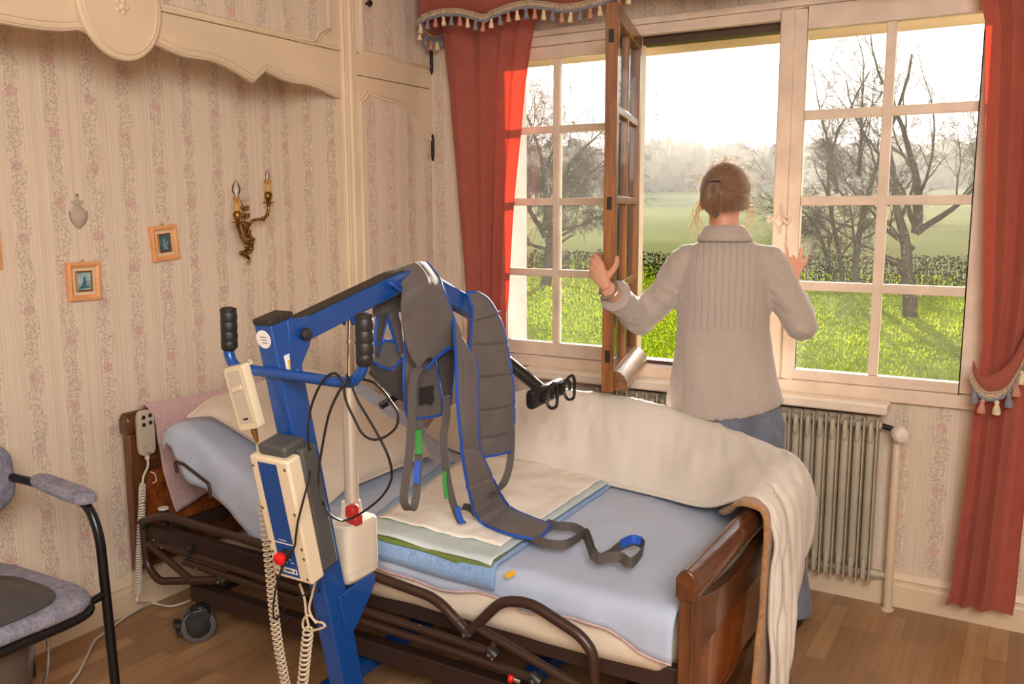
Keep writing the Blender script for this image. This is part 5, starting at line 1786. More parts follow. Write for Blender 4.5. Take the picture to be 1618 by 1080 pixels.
# near leg panel trailing onto the bed
panel('leg_panel', [(-1.435,2.078,1.192),(-1.370,1.994,1.104),(-1.340,1.957,0.972),(-1.340,1.978,0.824),(-1.355,2.030,0.701),(-1.389,2.134,0.580),(-1.262,2.081,0.582),(-1.168,2.096,0.574)],
      [(-1.435,2.126,1.122),(-1.370,2.096,1.062),(-1.330,2.036,0.958),(-1.330,2.047,0.837),(-1.335,2.125,0.722),(-1.365,2.260,0.594),(-1.270,2.228,0.584),(-1.195,2.222,0.576)], G, .006, seams=(.42, .56, .68, .80), pip='LRB', n=140, w=16, out=(.8, -.45, .45), seed=10)


def strap(nm, pts, wv, w=.030, m='webbing_grey', n=60, t=.003):
    return MB().ribbon([V(p) for p in pts], wv, w, t, n).build(nm, MATS[m], sl, angle=50)


s1 = strap('strap', [(-1.410,1.884,1.082),(-1.410,1.858,1.063),(-1.410,1.846,1.020),(-1.410,1.841,0.952),(-1.410,1.830,0.868),(-1.410,1.810,0.786),(-1.410,1.800,0.737),(-1.410,1.819,0.705),(-1.410,1.841,0.703),(-1.410,1.856,0.738),(-1.410,1.867,0.806),(-1.410,1.872,0.876),(-1.410,1.877,0.936)], CW, .022)
MB().ribbon([V(p) + V((.006, -.004, 0)) for p in [(-1.410,1.865,0.916),(-1.410,1.867,0.886),(-1.410,1.865,0.849)]], CW, .018, .004, 8).build('size_tab', MATS['webbing_green'], s1)
MB().ribbon([V(p) + V((.006, -.004, 0)) for p in [(-1.410,1.862,0.831),(-1.410,1.858,0.805),(-1.410,1.852,0.771)]], CW, .016, .004, 8).build('size_tab', MATS['webbing_blue'], s1)
s2 = strap('strap', [(-1.435,2.041,0.973),(-1.435,2.037,0.909),(-1.435,2.023,0.856),(-1.435,2.030,0.770),(-1.435,2.050,0.688),(-1.435,2.085,0.607),(-1.435,2.131,0.553),(-1.435,2.180,0.549),(-1.435,2.187,0.575),(-1.435,2.153,0.606),(-1.435,2.115,0.621)], [CW, CW, CW, (.6, .2, .8), (.4, .3, .9)], .022)
MB().ribbon([V(p) + V((.004, -.006, .004)) for p in [(-1.430,2.016,0.755),(-1.430,2.018,0.717),(-1.430,2.027,0.671)]], CW, .012, .004, 8).build('size_tab', MATS['webbing_green'], s2)
MB().ribbon([V(p) + V((.008, -.008, .004)) for p in [(-1.420,2.063,0.639),(-1.420,2.069,0.614),(-1.420,2.085,0.582)]], CW, .016, .004, 8).build('size_tab', MATS['webbing_blue'], s2)
strap('strap', [(-1.345,2.251,0.852),(-1.345,2.250,0.797),(-1.345,2.239,0.730),(-1.345,2.205,0.685),(-1.345,2.154,0.672),(-1.345,2.119,0.670)], CW, .022)
UPW = V((0, .45, .9))
strap('strap', [(-1.214,2.229,0.578),(-1.170,2.218,0.578),(-1.125,2.232,0.578),(-1.075,2.202,0.578),(-1.024,2.130,0.578),(-0.983,2.069,0.578),(-0.951,2.057,0.578)], [(.2, .8, .4), UPW, UPW], .026)
strap('strap', [(-1.181,2.094,0.578),(-1.127,2.080,0.578),(-1.082,2.096,0.578),(-1.073,2.157,0.578),(-1.072,2.209,0.578),(-1.030,2.150,0.585),(-0.988,2.087,0.578)], [(.2, .8, .4), UPW, UPW], .026)
s3 = strap('strap', [(-0.988,2.087,0.578),(-0.957,2.054,0.578),(-0.945,2.091,0.578),(-0.944,2.165,0.578),(-0.929,2.218,0.578),(-0.900,2.213,0.578),(-0.879,2.171,0.578),(-0.869,2.095,0.578),(-0.875,2.067,0.578),(-0.911,2.091,0.578),(-0.937,2.075,0.578),(-0.955,2.045,0.578)], UPW, .028)
MB().ribbon([V(p) + V((0, -.003, .006)) for p in [(-0.940,2.168,0.580),(-0.927,2.213,0.580),(-0.901,2.212,0.580)]], UPW, .024, .006, 12).build('size_tab', MATS['webbing_blue'], s3)


# ------------------------------------------------------------------ the woman at the window
PO, PR, PF = V((-.96, 3.10, 0)), V((.957, .29, 0)).normalized(), V((-.29, .957, 0)).normalized()


def pw(r, f, z):
    return PO + PR * r + PF * f + V((0, 0, z))


def ering(r, f, z, a, b, n=40, sq=1.0, tilt=0):
    out = []
    for k in range(n):
        t = 2 * PI * k / n
        c, s = math.cos(t), math.sin(t)
        c, s = math.copysign(abs(c) ** sq, c), math.copysign(abs(s) ** sq, s)
        out.append(pw(r + a * c, f + b * s, z + tilt * c))
    return out


SHL, SHR = pw(-.142, .005, 1.308), pw(.142, .005, 1.308)
ELL, ELR = V((-1.262, 3.045, 1.098)), V((-.706, 3.165, 1.098))
WRL = sp(.705, .004, 1.228)
WRR = V((-.802, 3.395, 1.215))

body = MB()
# trunk, neck
body.loft([ering(.02, .0, .62, .10, .08), ering(.03, .0, .70, .165, .105), ering(.02, 0, .80, .165, .105), ering(.0, 0, .95, .135, .095), ering(-.005, 0, 1.10, .135, .10), ering(-.005, 0, 1.25, .150, .105), ering(-.003, 0, 1.33, .125, .080), ering(-.008, .004, 1.375, .075, .062), ering(-.012, .008, 1.42, .054, .056), ering(-.013, .014, 1.46, .051, .054), ering(-.013, .02, 1.50, .052, .056)])
# head: skull, jaw, nose, brows, lips, eyes, ears
HC = (-.013, .016, 1.545)
body.ell(pw(HC[0], HC[1] - .006, HC[2] + .012), (.072, .090, .096), Matrix(((PR.x, PF.x, 0), (PR.y, PF.y, 0), (0, 0, 1))), 28, 18)
RB = Matrix(((PR.x, PF.x, 0), (PR.y, PF.y, 0), (0, 0, 1)))
body.ell(pw(HC[0], HC[1] + .035, HC[2] - .045), (.056, .058, .066), RB, 24, 16)
body.ell(pw(HC[0], HC[1] + .075, HC[2] - .092), (.026, .020, .018), RB, 16, 10)
body.tube([pw(HC[0], HC[1] + .088, HC[2] + .008), pw(HC[0], HC[1] + .100, HC[2] - .014), pw(HC[0], HC[1] + .106, HC[2] - .032), pw(HC[0], HC[1] + .092, HC[2] - .040)], [.007, .009, .012, .009], 10)
body.ell(pw(HC[0], HC[1] + .088, HC[2] - .060), (.022, .008, .006), RB, 14, 8)
body.ell(pw(HC[0], HC[1] + .086, HC[2] - .070), (.019, .008, .006), RB, 14, 8)
for s in (-1, 1):
    body.ell(pw(HC[0] + s * .030, HC[1] + .078, HC[2] + .004), (.014, .009, .009), RB, 12, 8)
    body.ell(pw(HC[0] + s * .030, HC[1] + .083, HC[2] + .020), (.022, .008, .006), RB, 12, 8)
    body.ell(pw(HC[0] + s * .078, HC[1] - .004, HC[2] - .018), (.008, .016, .029), RB @ rot(z=s * .4), 14, 10)
    body.ell(pw(HC[0] + s * .076, HC[1] + .002, HC[2] - .043), (.006, .008, .009), RB, 10, 8)
# arms
body.tube(catmull([SHL, SHL.lerp(ELL, .5) + V((0, 0, -.004)), ELL], 14), [.050 - .014 * i / 13 for i in range(14)], 16)
body.tube(catmull([ELL, ELL.lerp(WRL, .4), WRL], 14), [.040 - .013 * i / 13 for i in range(14)], 16)
body.tube(catmull([SHR, SHR.lerp(ELR, .5), ELR], 14), [.050 - .014 * i / 13 for i in range(14)], 16)
body.tube(catmull([ELR, ELR.lerp(WRR, .4), WRR], 14), [.040 - .013 * i / 13 for i in range(14)], 16)
body.ell(SHL, (.046, .046, .046)).ell(SHR, (.046, .046, .046)).ell(ELL, (.040, .040, .040)).ell(ELR, (.040, .040, .040))
# legs
LEGS = {1: [(.115, .0, .64, .085, .09), (.16, .0, .52, .070, .075), (.195, .01, .42, .058, .064), (.225, .0, .30, .052, .058), (.26, -.005, .12, .036, .042), (.275, .0, .05, .036, .045)],
        -1: [(-.055, .0, .64, .085, .09), (-.07, .0, .52, .070, .075), (-.085, .01, .42, .058, .064), (-.095, .0, .30, .052, .058), (-.10, -.005, .12, .036, .042), (-.10, .0, .05, .036, .045)]}
for s, L in LEGS.items():
    body.loft([ering(*q) for q in L])
    body.ell(pw(L[-1][0], .06, .045), (.035, .10, .03), RB)


def hand(mb, wrist, knuckles, fingers, thumb, r=.0088):
    for k in knuckles:
        mb.tube(catmull([wrist, wrist.lerp(k, .55), k], 8), [.0175, .0170, .0165, .0155, .0145, .0135, .0125, .0115], 12)
    for f, rr in zip(fingers, (1, 1.05, 1, .88)):
        c = catmull(f, 14)
        n = len(c)
        mb.tube(c, [r * rr * (1.12 - .30 * i / n + .07 * math.sin(2.2 * PI * i / n)) for i in range(n)], 12)
        mb.ell(c[-1], (r * rr * .84,) * 3, None, 10, 8)
    c = catmull(thumb, 14)
    mb.tube(c, [.0145 - .0055 * i / 13 for i in range(14)], 12)
    mb.ell(c[-1], (.0090,) * 3, None, 10, 8)


# left hand closed round the free stile of the open casement
KL = [sp(.684, -.024, 1.316), sp(.690, -.033, 1.301), sp(.693, -.039, 1.283), sp(.694, -.041, 1.264)]
FL = [[KL[0], sp(.668, -.044, 1.338), sp(.640, -.042, 1.343), sp(.618, -.030, 1.341)],
      [KL[1], sp(.672, -.055, 1.320), sp(.641, -.050, 1.325), sp(.614, -.030, 1.322)],
      [KL[2], sp(.674, -.060, 1.297), sp(.643, -.053, 1.302), sp(.616, -.030, 1.300)],
      [KL[3], sp(.678, -.058, 1.274), sp(.652, -.050, 1.279), sp(.630, -.030, 1.279)]]
hand(body, WRL, KL, FL, [WRL.lerp(KL[0], .35), sp(.686, .010, 1.278), sp(.672, .027, 1.305), sp(.660, .030, 1.332)])
# right hand spread flat on the shut leaf
KR = [V((-.828, 3.448, 1.285)), V((-.812, 3.450, 1.288)), V((-.797, 3.448, 1.281)), V((-.785, 3.442, 1.268))]
FR = [[KR[0], V((-.836, 3.460, 1.312)), V((-.840, 3.462, 1.335)), V((-.842, 3.461, 1.350))],
      [KR[1], V((-.814, 3.470, 1.318)), V((-.816, 3.474, 1.345)), V((-.817, 3.474, 1.364))],
      [KR[2], V((-.792, 3.470, 1.308)), V((-.789, 3.474, 1.332)), V((-.787, 3.474, 1.350))],
      [KR[3], V((-.775, 3.462, 1.288)), V((-.769, 3.470, 1.306)), V((-.765, 3.474, 1.320))]]
hand(body, WRR, KR, FR, [WRR.lerp(KR[0], .4), V((-.846, 3.437, 1.268)), V((-.866, 3.450, 1.288)), V((-.879, 3.457, 1.306))])
person = remesh(body.build('person', MATS['skin'], None, origin=True), .0042, 3, .4)
tag(person, 'person in a grey pleated shirt and jeans, seen from behind, opening the window', 'person')


def hair_mat():
    t = NT('hair')
    sep = t.n('ShaderNodeSeparateXYZ')
    t.link(t.coord(), sep.inputs[0])
    off = OFF[person]
    tie = pw(-.045, -.10, 1.585) - off
    dx = t.math('SUBTRACT', sep.outputs[0], tie.x)
    dz = t.math('SUBTRACT', sep.outputs[2], tie.z)
    ang = t.math('ARCTAN2', dz, dx)
    cv = t.n('ShaderNodeCombineXYZ')
    t.link(t.math('MULTIPLY', ang, 26), cv.inputs[0])
    t.link(t.math('MULTIPLY', sep.outputs[1], 9), cv.inputs[1])
    f = t.noise(cv.outputs[0], 1.0, 5, .7)
    col = t.ramp(f, [(.3, lin((74, 48, 30))), (.5, lin((120, 85, 56))), (.68, lin((176, 136, 94)))])
    b = t.bsdf(col, .32, 0, t.bump(f, .5, .006), .6, .3)
    tr = t.n('ShaderNodeBsdfTranslucent')
    tr.inputs['Color'].default_value = lin((222, 176, 120))
    mx = t.n('ShaderNodeMixShader')
    mx.inputs[0].default_value = .12
    t.link(b, mx.inputs[1])
    t.link(tr.outputs[0], mx.inputs[2])
    MATS['hair'] = t.done(mx.outputs[0])


hair_mat()
hb_ = MB()
rings = []
nv, nu = 26, 48
for i in range(nv + 1):
    a = -PI / 2 * .46 + (PI / 2 * 1.46) * i / nv
    k, z = max(.001, math.cos(a)), math.sin(a)
    ring = []
    for j in range(nu):
        t = 2 * PI * j / nu
        x, y = k * math.cos(t), k * math.sin(t)
        g = 1 + .015 * noise.noise(V((math.cos(t) * 6, a * 2, math.sin(t) * 6)))
        zz = z
        if y > .25 and z < .35:      # hairline: open towards the face
            y = .25 + (y - .25) * max(.0, (z + .5) / .85)
        ring.append(pw(HC[0] + .0865 * x * g, HC[1] - .016 + .104 * y * g, HC[2] + .014 + .1025 * zz * g))
    rings.append(ring)
hb_.loft(rings)
tie = pw(-.045, -.094, 1.590)
hb_.loft([ering(-.040, -.080, 1.600, .020, .016, 24), ering(-.045, -.100, 1.592, .013, .012, 24), ering(-.048, -.118, 1.578, .020, .018, 24), ering(-.050, -.126, 1.555, .028, .021, 24), ering(-.050, -.126, 1.525, .030, .020, 24), ering(-.050, -.120, 1.497, .027, .017, 24), ering(-.044, -.112, 1.478, .016, .010, 24), ering(-.040, -.108, 1.468, .004, .003, 24)])
hair = hb_.build('hair', MATS['hair'], person, angle=180)
mb = MB()
random.seed(5)
for k in range(190):
    t = random.uniform(0, PI)
    side = random.choice((-1, 1))
    if k < 150:       # flyaways round the crown
        base = pw(HC[0] + .083 * math.cos(t), HC[1] - .02 + random.uniform(-.07, .06), HC[2] + .012 + .100 * abs(math.sin(t)))
        d = (base - pw(HC[0], HC[1], HC[2])).normalized()
        q = V((random.uniform(-1, 1), random.uniform(-1, 1), random.uniform(-1, .6))).normalized()
        pts = [base - d * .004, base + d * random.uniform(.004, .010) + q * .012, base + d * random.uniform(.004, .016) + q * .035, base + d * random.uniform(-.004, .012) + q * .055]
    else:            # loose locks hanging beside the neck
        z0 = random.uniform(1.50, 1.55)
        r0 = HC[0] + side * random.uniform(.074, .084)
        x1 = HC[0] + side * random.uniform(.078, .112)
        x2 = HC[0] + side * random.uniform(.060, .125)
        f0 = random.uniform(-.02, .03)
        pts = [pw(r0, f0, z0), pw(x1, f0 - .004, z0 - .04), pw(x2, f0 - .01, random.uniform(1.42, 1.46)), pw(x2 + side * random.uniform(-.03, .02), f0 - .012, random.uniform(1.385, 1.42))]
    mb.tube(catmull(pts, 9), [.00055] * 6 + [.0005, .0004, .0003], 4)
M('hair_strand', (190, 156, 116), .3, trans=.28, tcol=(255, 236, 208))
mb.build('loose_strands', MATS['hair_strand'], hair)
MB().tube([p for p in ering(-.0445, -.101, 1.591, .0135, .0125, 24)], .004, 8, loop=True).build('hair_tie', MATS['hair_tie'], hair)


def shirt_mat():
    t = NT('shirt_linen')
    sep = t.n('ShaderNodeSeparateXYZ')
    co = t.coord()
    t.link(co, sep.inputs[0])
    off = OFF[person]
    cx_, cy_, zz = PO.x - off.x, PO.y - off.y, off.z
    r = t.math('ADD', t.math('MULTIPLY', t.math('SUBTRACT', sep.outputs[0], cx_), PR.x), t.math('MULTIPLY', t.math('SUBTRACT', sep.outputs[1], cy_), PR.y))
    f = t.math('ADD', t.math('MULTIPLY', t.math('SUBTRACT', sep.outputs[0], cx_), PF.x), t.math('MULTIPLY', t.math('SUBTRACT', sep.outputs[1], cy_), PF.y))
    z = t.math('ADD', sep.outputs[2], zz)
    rw_ = t.math('ADD', r, t.math('MULTIPLY', t.math('SUBTRACT', t.noise(co, 14, 2), .5), .010))
    m = t.math('PINGPONG', t.math('ADD', rw_, 1.0), .0115)
    tuck = t.math('SMOOTH_MIN', m, .0024, .0010)
    inz = t.math('MULTIPLY', t.math('GREATER_THAN', z, t.math('ADD', 1.085, t.math('MULTIPLY', t.math('ABSOLUTE', r), -.1))), t.math('LESS_THAN', z, 1.395))
    inr = t.math('MULTIPLY', t.math('LESS_THAN', t.math('ABSOLUTE', t.math('ADD', r, .004)), .122), t.math('LESS_THAN', f, -.01))
    mask = t.math('MULTIPLY', inz, inr)
    tuckh = t.math('MULTIPLY', t.math('MULTIPLY', tuck, 480.0), mask)
    crk = t.noise(t.coord(scale=(26, 26, 90)), 1.0, 3, .6)
    crk = t.math('MULTIPLY', crk, t.math('ADD', .05, t.math('MULTIPLY', mask, .95)))
    big = t.noise(t.coord(scale=(1, 1, .5)), 16, 4, .6)
    weave = t.noise(co, 620, 1)
    h = t.math('ADD', t.math('ADD', tuckh, crk), t.math('ADD', t.math('MULTIPLY', big, .6), t.math('MULTIPLY', weave, .0)))
    col = t.ramp(t.noise(t.coord(scale=(1, 1, 2)), 90, 2), [(.35, lin((184, 172, 163))), (.65, lin((191, 179, 170)))])
    sh = t.bsdf(col, .85, 0, t.bump(h, .50, .005), .25, .6)
    tr = t.n('ShaderNodeBsdfTranslucent')
    tr.inputs['Color'].default_value = lin((206, 188, 170))
    mx = t.n('ShaderNodeMixShader')
    mx.inputs[0].default_value = .12
    t.link(sh, mx.inputs[1])
    t.link(tr.outputs[0], mx.inputs[2])
    MATS['shirt_linen'] = t.done(mx.outputs[0])


shirt_mat()
sb = MB()
hem = []
for k in range(48):
    t = 2 * PI * k / 48
    c, s = math.cos(t), math.sin(t)
    hem.append(pw(.010 + .212 * c, .005 + .135 * s, .762 + .040 * c * c + .020 * c))
sb.loft([hem, ering(.008, .005, .84, .206, .136, 48), ering(.002, .004, .90, .194, .131, 48), ering(-.002, .002, .98, .179, .123, 48), ering(-.006, 0, 1.08, .163, .116, 48), ering(-.007, 0, 1.18, .163, .118, 48), ering(-.004, 0, 1.26, .164, .115, 48), ering(-.003, .0, 1.31, .160, .103, 48), ering(-.003, .002, 1.345, .142, .090, 48), ering(-.005, .004, 1.374, .112, .078, 48), ering(-.008, .006, 1.396, .080, .068, 48), ering(-.010, .010, 1.408, .062, .060, 48)])
sb.tube(catmull([SHL.lerp(pw(0, 0, 1.33), .25), SHL + V((0, 0, .002)), SHL.lerp(ELL, .5) + V((.01, 0, -.006)), ELL + V((0, 0, -.004))], 18), [.056, .059, .062] + [.062 - .004 * i / 14 for i in range(15)], 20)
cuffL = ELL.lerp(WRL, .80)
sb.tube(catmull([ELL + V((0, 0, -.004)), ELL.lerp(WRL, .45) + V((0, 0, -.004)), cuffL], 12), [.060, .060, .059, .058, .056, .055, .053, .052, .051, .050, .050, .049], 20)
sb.ell(ELL + V((0, 0, -.006)), (.060, .060, .058))
sb.tube(catmull([SHR.lerp(pw(0, 0, 1.33), .25), SHR + V((0, 0, .002)), SHR.lerp(ELR, .5), ELR], 18), [.056, .059, .062] + [.062 - .005 * i / 14 for i in range(15)], 20)
cuffR = ELR.lerp(WRR, .78)
sb.tube(catmull([ELR, ELR.lerp(WRR, .45), cuffR], 12), [.057, .056, .055, .054, .052, .051, .050, .049, .048, .047, .046, .046], 20)
sb.ell(ELR, (.058, .058, .056))
shirt = remesh(sb.build('shirt', MATS['shirt_linen'], person), .0068, 6, .5)
off = OFF[person]
for v in shirt.data.vertices:
    w = v.co + off
    r, f = (w - PO).dot(PR), (w - PO).dot(PF)
    nrm = v.normal
    d = 0
    if abs(r) < .235 and w.z < 1.13 and abs(f) < .16:
        k = min(1, (1.13 - w.z) / .25) * min(1, max(.15, (w.z - .78) / .08))
        d += k * (.021 * noise.noise(V((r * 12 + w.z * 4.5, f * 6, w.z * 1.6))) + .004 * noise.noise(V((r * 42, f * 9, w.z * 3))))
    elif abs(r) > .15:
        d += .0095 * max(-.2, .4 - 1.6 * abs(noise.noise(V((w.x * 11 + w.z * 9, w.y * 11, w.z * 12))))) + .004 * noise.noise(V((w.x * 40 + w.z * 30, w.y * 40, w.z * 30)))
    else:
        d += .0035 * noise.noise(w * 14)
    v.co = v.co + nrm * max(d, -.007)
col = MB().loft([ering(-.008, .002, 1.388, .097, .086, 48), ering(-.009, .002, 1.405, .090, .081, 48), ering(-.011, .004, 1.430, .074, .070, 48), ering(-.012, .006, 1.440, .066, .066, 48), ering(-.012, .007, 1.442, .061, .062, 48), ering(-.012, .009, 1.42, .059, .060, 48)], False)
col.build('collar', MATS['shirt_linen'], shirt, solid=.003)
ax = (WRL - ELL).normalized()
s, u, _ = frame_from(ax)
MB().tube([cuffL + ax * -.012 + s * (.049 * math.cos(2 * PI * k / 28)) + u * (.049 * math.sin(2 * PI * k / 28)) for k in range(28)], .010, 10, loop=True).build('cuff', MATS['shirt_linen'], shirt)
jb = MB()
jb.loft([ering(.03, .0, .585, .05, .07, 40), ering(.032, .0, .62, .155, .110, 40), ering(.034, -.002, .67, .190, .122, 40), ering(.032, 0, .74, .192, .124, 40), ering(.024, 0, .80, .176, .114, 40), ering(.010, 0, .87, .135, .085, 40)])
jb.ell(pw(.115, -.062, .690), (.095, .070, .085), RB).ell(pw(-.055, -.062, .690), (.095, .070, .085), RB)
for s, L in {1: [(.125, .0, .66, .100, .112), (.150, .0, .56, .090, .098), (.19, .005, .44, .076, .084), (.225, .0, .32, .068, .076), (.262, -.002, .16, .066, .078), (.282, .0, .035, .069, .088)],
             -1: [(-.055, .0, .66, .100, .112), (-.068, .0, .56, .090, .098), (-.085, .005, .44, .076, .084), (-.094, .0, .32, .068, .076), (-.100, -.002, .16, .066, .078), (-.102, .0, .035, .069, .088)]}.items():
    jb.loft([ering(*q, 32) for q in L])
jeans = remesh(jb.build('jeans', MATS['denim'], person), .0072, 5, .5)
for v in jeans.data.vertices:
    w = v.co + off
    k = math.exp(-((w.z - .60) / .06) ** 2) + .5 * math.exp(-((w.z - .42) / .10) ** 2) + .25
    v.co = v.co + v.normal * (.006 * k * noise.noise(V((w.x * 9, w.y * 9, w.z * 34 + w.x * 18))))
pk = []
for c, zz in ((.075, .775), (.175, .785), (.190, .705), (.130, .680), (.080, .695)):
    pk.append((c, zz))
BV = {}


def on_back(r, z):
    """nearest point of the jeans' back surface."""
    best, bd = None, 9
    for v in jeans.data.vertices:
        w = v.co + off
        q = (w - PO)
        if q.dot(PF) > .0:
            continue
        dd = (q.dot(PR) - r) ** 2 + (w.z - z) ** 2
        if dd < bd:
            best, bd = w + v.normal * .0015, dd
    return best


loop = []
for (a, b), (c, d) in zip(pk, pk[1:] + pk[:1]):
    for i in range(5):
        loop.append(on_back(a + (c - a) * i / 5, b + (d - b) * i / 5))
pkt = MB().tube(loop, .0022, 6, loop=True).build('back_pocket', MATS['denim'], jeans)
MB().tube([p - PF * .0015 for p in loop], .0009, 5, loop=True).build('stitching', MATS['denim_stitch'], pkt)
MB().tube([on_back(.028, .79 - .012 * i) for i in range(9)], .0018, 6).build('centre_seam', MATS['denim'], jeans)
for s, L in LEGS.items():
    r0 = L[-1][0] + (.006 if s > 0 else 0)
    ring = lambda z, k: [pw(r0 + .042 * k * math.cos(2 * PI * j / 32) * (1 + .12 * math.sin(2 * PI * j / 32)), .045 + .125 * k * math.sin(2 * PI * j / 32), z + (.0 if math.sin(2 * PI * j / 32) < .2 else -.0)) for j in range(32)]
    MB().loft([ring(.0, .95), ring(.004, 1.0), ring(.022, 1.02), ring(.028, .96), ring(.05, .90), ring(.070, .72), ring(.085, .45)]).build('shoe', MATS['shoe_black'], person, angle=50)
# wrist watch
s, u, _ = frame_from(ax)
wc = ELL.lerp(WRL, .965)
wt = MB().tube([wc + s * (.0315 * math.cos(2 * PI * k / 32)) + u * (.0290 * math.sin(2 * PI * k / 32)) for k in range(32)], .0075, 8, loop=True, flat=.35).build('wrist_watch', MATS['watch_steel'], person)
wd = (V((-.3, -.9, .25)) - ax * V((-.3, -.9, .25)).dot(ax)).normalized()
MB().lathe([(.010, 0), (.013, .001), (.0135, .006), (.011, .008), (.001, .0085)], wc + wd * .029, wd, 20).build('watch_case', MATS['chrome'], wt)


# ------------------------------------------------------------------ outside: lawn, hedge, trees, far wood, haze
GZ0 = -.50


def ground_z(x, y):
    d = math.hypot(x, y)
    return GZ0 + max(0, d - 30) * .046 + .05 * noise.noise(V((x * .3, y * .3, 0)))


def grass_mat(name, a, b, c, sc):
    t = NT(name)
    f = t.math('ADD', t.math('MULTIPLY', t.noise(t.coord(), sc, 5, .7), .6), t.math('MULTIPLY', t.noise(t.coord(), sc * .15, 3), .4))
    col = t.ramp(f, [(.34, lin(a)), (.5, lin(b)), (.64, lin(c))])
    sh = t.bsdf(col, .9, 0, None, 0)
    tr = t.n('ShaderNodeBsdfTranslucent')
    t.link(col, tr.inputs['Color'])
    mx = t.n('ShaderNodeMixShader')
    mx.inputs[0].default_value = .45
    t.link(sh, mx.inputs[1])
    t.link(tr.outputs[0], mx.inputs[2])
    MATS[name] = t.done(mx.outputs[0])


grass_mat('lawn', (84, 100, 22), (112, 128, 32), (142, 150, 52), 5)
grass_mat('grass_blade', (104, 124, 14), (140, 156, 24), (172, 178, 50), .8)
M('field', (124, 124, 76), .9, var=(.06, .18), spec=0)
M('bark', (86, 72, 60), .85, var=(9, .25), bump=(30, .6, .02))
M('bark_moss', (98, 90, 62), .85, var=(5, .25), bump=(30, .6, .02))
M('twig', (92, 76, 62), .8)
M('hedge_leaf', (58, 54, 36), .9, var=(3, .3), spec=0)
M('far_tree', (86, 76, 68), .9, var=(.2, .15))

mb = MB()
xs = [-34 + 1.2 * i for i in range(46)]
rows = []
y = 3.83
while y < 30:
    rows.append([V((x, y, ground_z(x, y))) for x in xs])
    y += .5 + (y - 3.8) * .05
mb.grid(rows)
struct(mb.build('ground', MATS['lawn'], angle=180))
rows = []
for k in range(30):
    y = 29 + k * 7.5
    rows.append([V((x, y, ground_z(x, y) - .06 + (.0 if k else -.2))) for x in [-190 + 8 * i for i in range(38)]])
struct(MB().grid(rows).build('field', MATS['field'], angle=180))

random.seed(21)
vs, fs = [], []
for k in range(42000):
    # blades thin out with distance; only where a window could show them
    d = 5 + 24 * random.random() ** 1.5
    a = math.radians(random.uniform(-36, 4))
    x, y = d * math.sin(a), d * math.cos(a)
    if y < 3.95:
        continue
    z = ground_z(x, y)
    clump = noise.noise(V((x * 1.3, y * 1.3, 3))) * .6 + noise.noise(V((x * 4, y * 4, 5))) * .5
    h = (.026 + .032 * max(0, clump + .3)) * random.uniform(.6, 1.3) * (1 + d * .02)
    w = .006 + d * .0006
    th = random.uniform(0, PI)
    dx, dy = math.cos(th) * w, math.sin(th) * w
    lx, ly = random.uniform(-.5, .5) * h, random.uniform(-.5, .5) * h
    o = len(vs)
    vs += [V((x - dx, y - dy, z - .01)), V((x + dx, y + dy, z - .01)), V((x + dx * .6 + lx * .4, y + dy * .6 + ly * .4, z + h * .6)), V((x + lx, y + ly, z + h)), V((x - dx * .6 + lx * .4, y - dy * .6 + ly * .4, z + h * .6))]
    fs.append((o, o + 1, o + 2, o + 3, o + 4))
g = MB()
g.v, g.f = vs, fs
gr = g.build('grass', MATS['grass_blade'], None, smooth=False)
tag(gr, 'sunlit tufty lawn grass beyond the windows', 'grass', None, 'stuff')


def grow(big, small, p, d, ln, r, depth, up, droop, spread, kids):
    pts, rs = [p], [r]
    n = 5
    for i in range(n):
        d = (d + V((random.uniform(-1, 1), random.uniform(-1, 1), random.uniform(-1, 1))) * .16 + V((0, 0, up if depth > 1 else -droop))).normalized()
        p = p + d * (ln / n)
        pts.append(p)
        rs.append(r * (1 - .5 * (i + 1) / n))
    (big if depth >= 3 else small).tube(pts, rs, 6 if depth >= 3 else (4 if depth >= 2 else 3), caps=False)
    if depth == 0:
        return
    for k in range(kids):
        t = random.uniform(.25, 1.0) if k else 1.0
        i = min(n - 1, int(t * n))
        q = pts[i].lerp(pts[i + 1], t * n - i) if t < 1 else pts[-1]
        ax_ = d.cross(V((random.uniform(-1, 1), random.uniform(-1, 1), random.uniform(-1, 1)))).normalized()
        nd = Matrix.Rotation(random.uniform(.35, spread) if k else random.uniform(.05, .3), 3, ax_) @ d
        grow(big, small, q, nd, ln * (random.uniform(.45, .8) if k else .8), max(.0038, rs[i] * (.42 if k else .85)), depth - 1, up, droop, spread, kids)


def tree(x, y, limbs, label, seed, droop=.05, up=.06, spread=.95, kids=4, bark='bark', group=None, zz=None):
    random.seed(seed)
    z = ground_z(x, y) - .05
    t = thing('bare_tree', label, 'tree', (x, y, z), 'bare garden trees beyond the window')
    big, small = MB(), MB()
    for (base, d, ln, r, dep) in limbs:
        grow(big, small, V((x, y, z)) + V(base), V(d).normalized(), ln, r, dep, up, droop, spread, kids)
    b = big.build('trunk', MATS[bark], t, angle=180)
    small.build('twigs', MATS['twig'], t, angle=180)
    return t


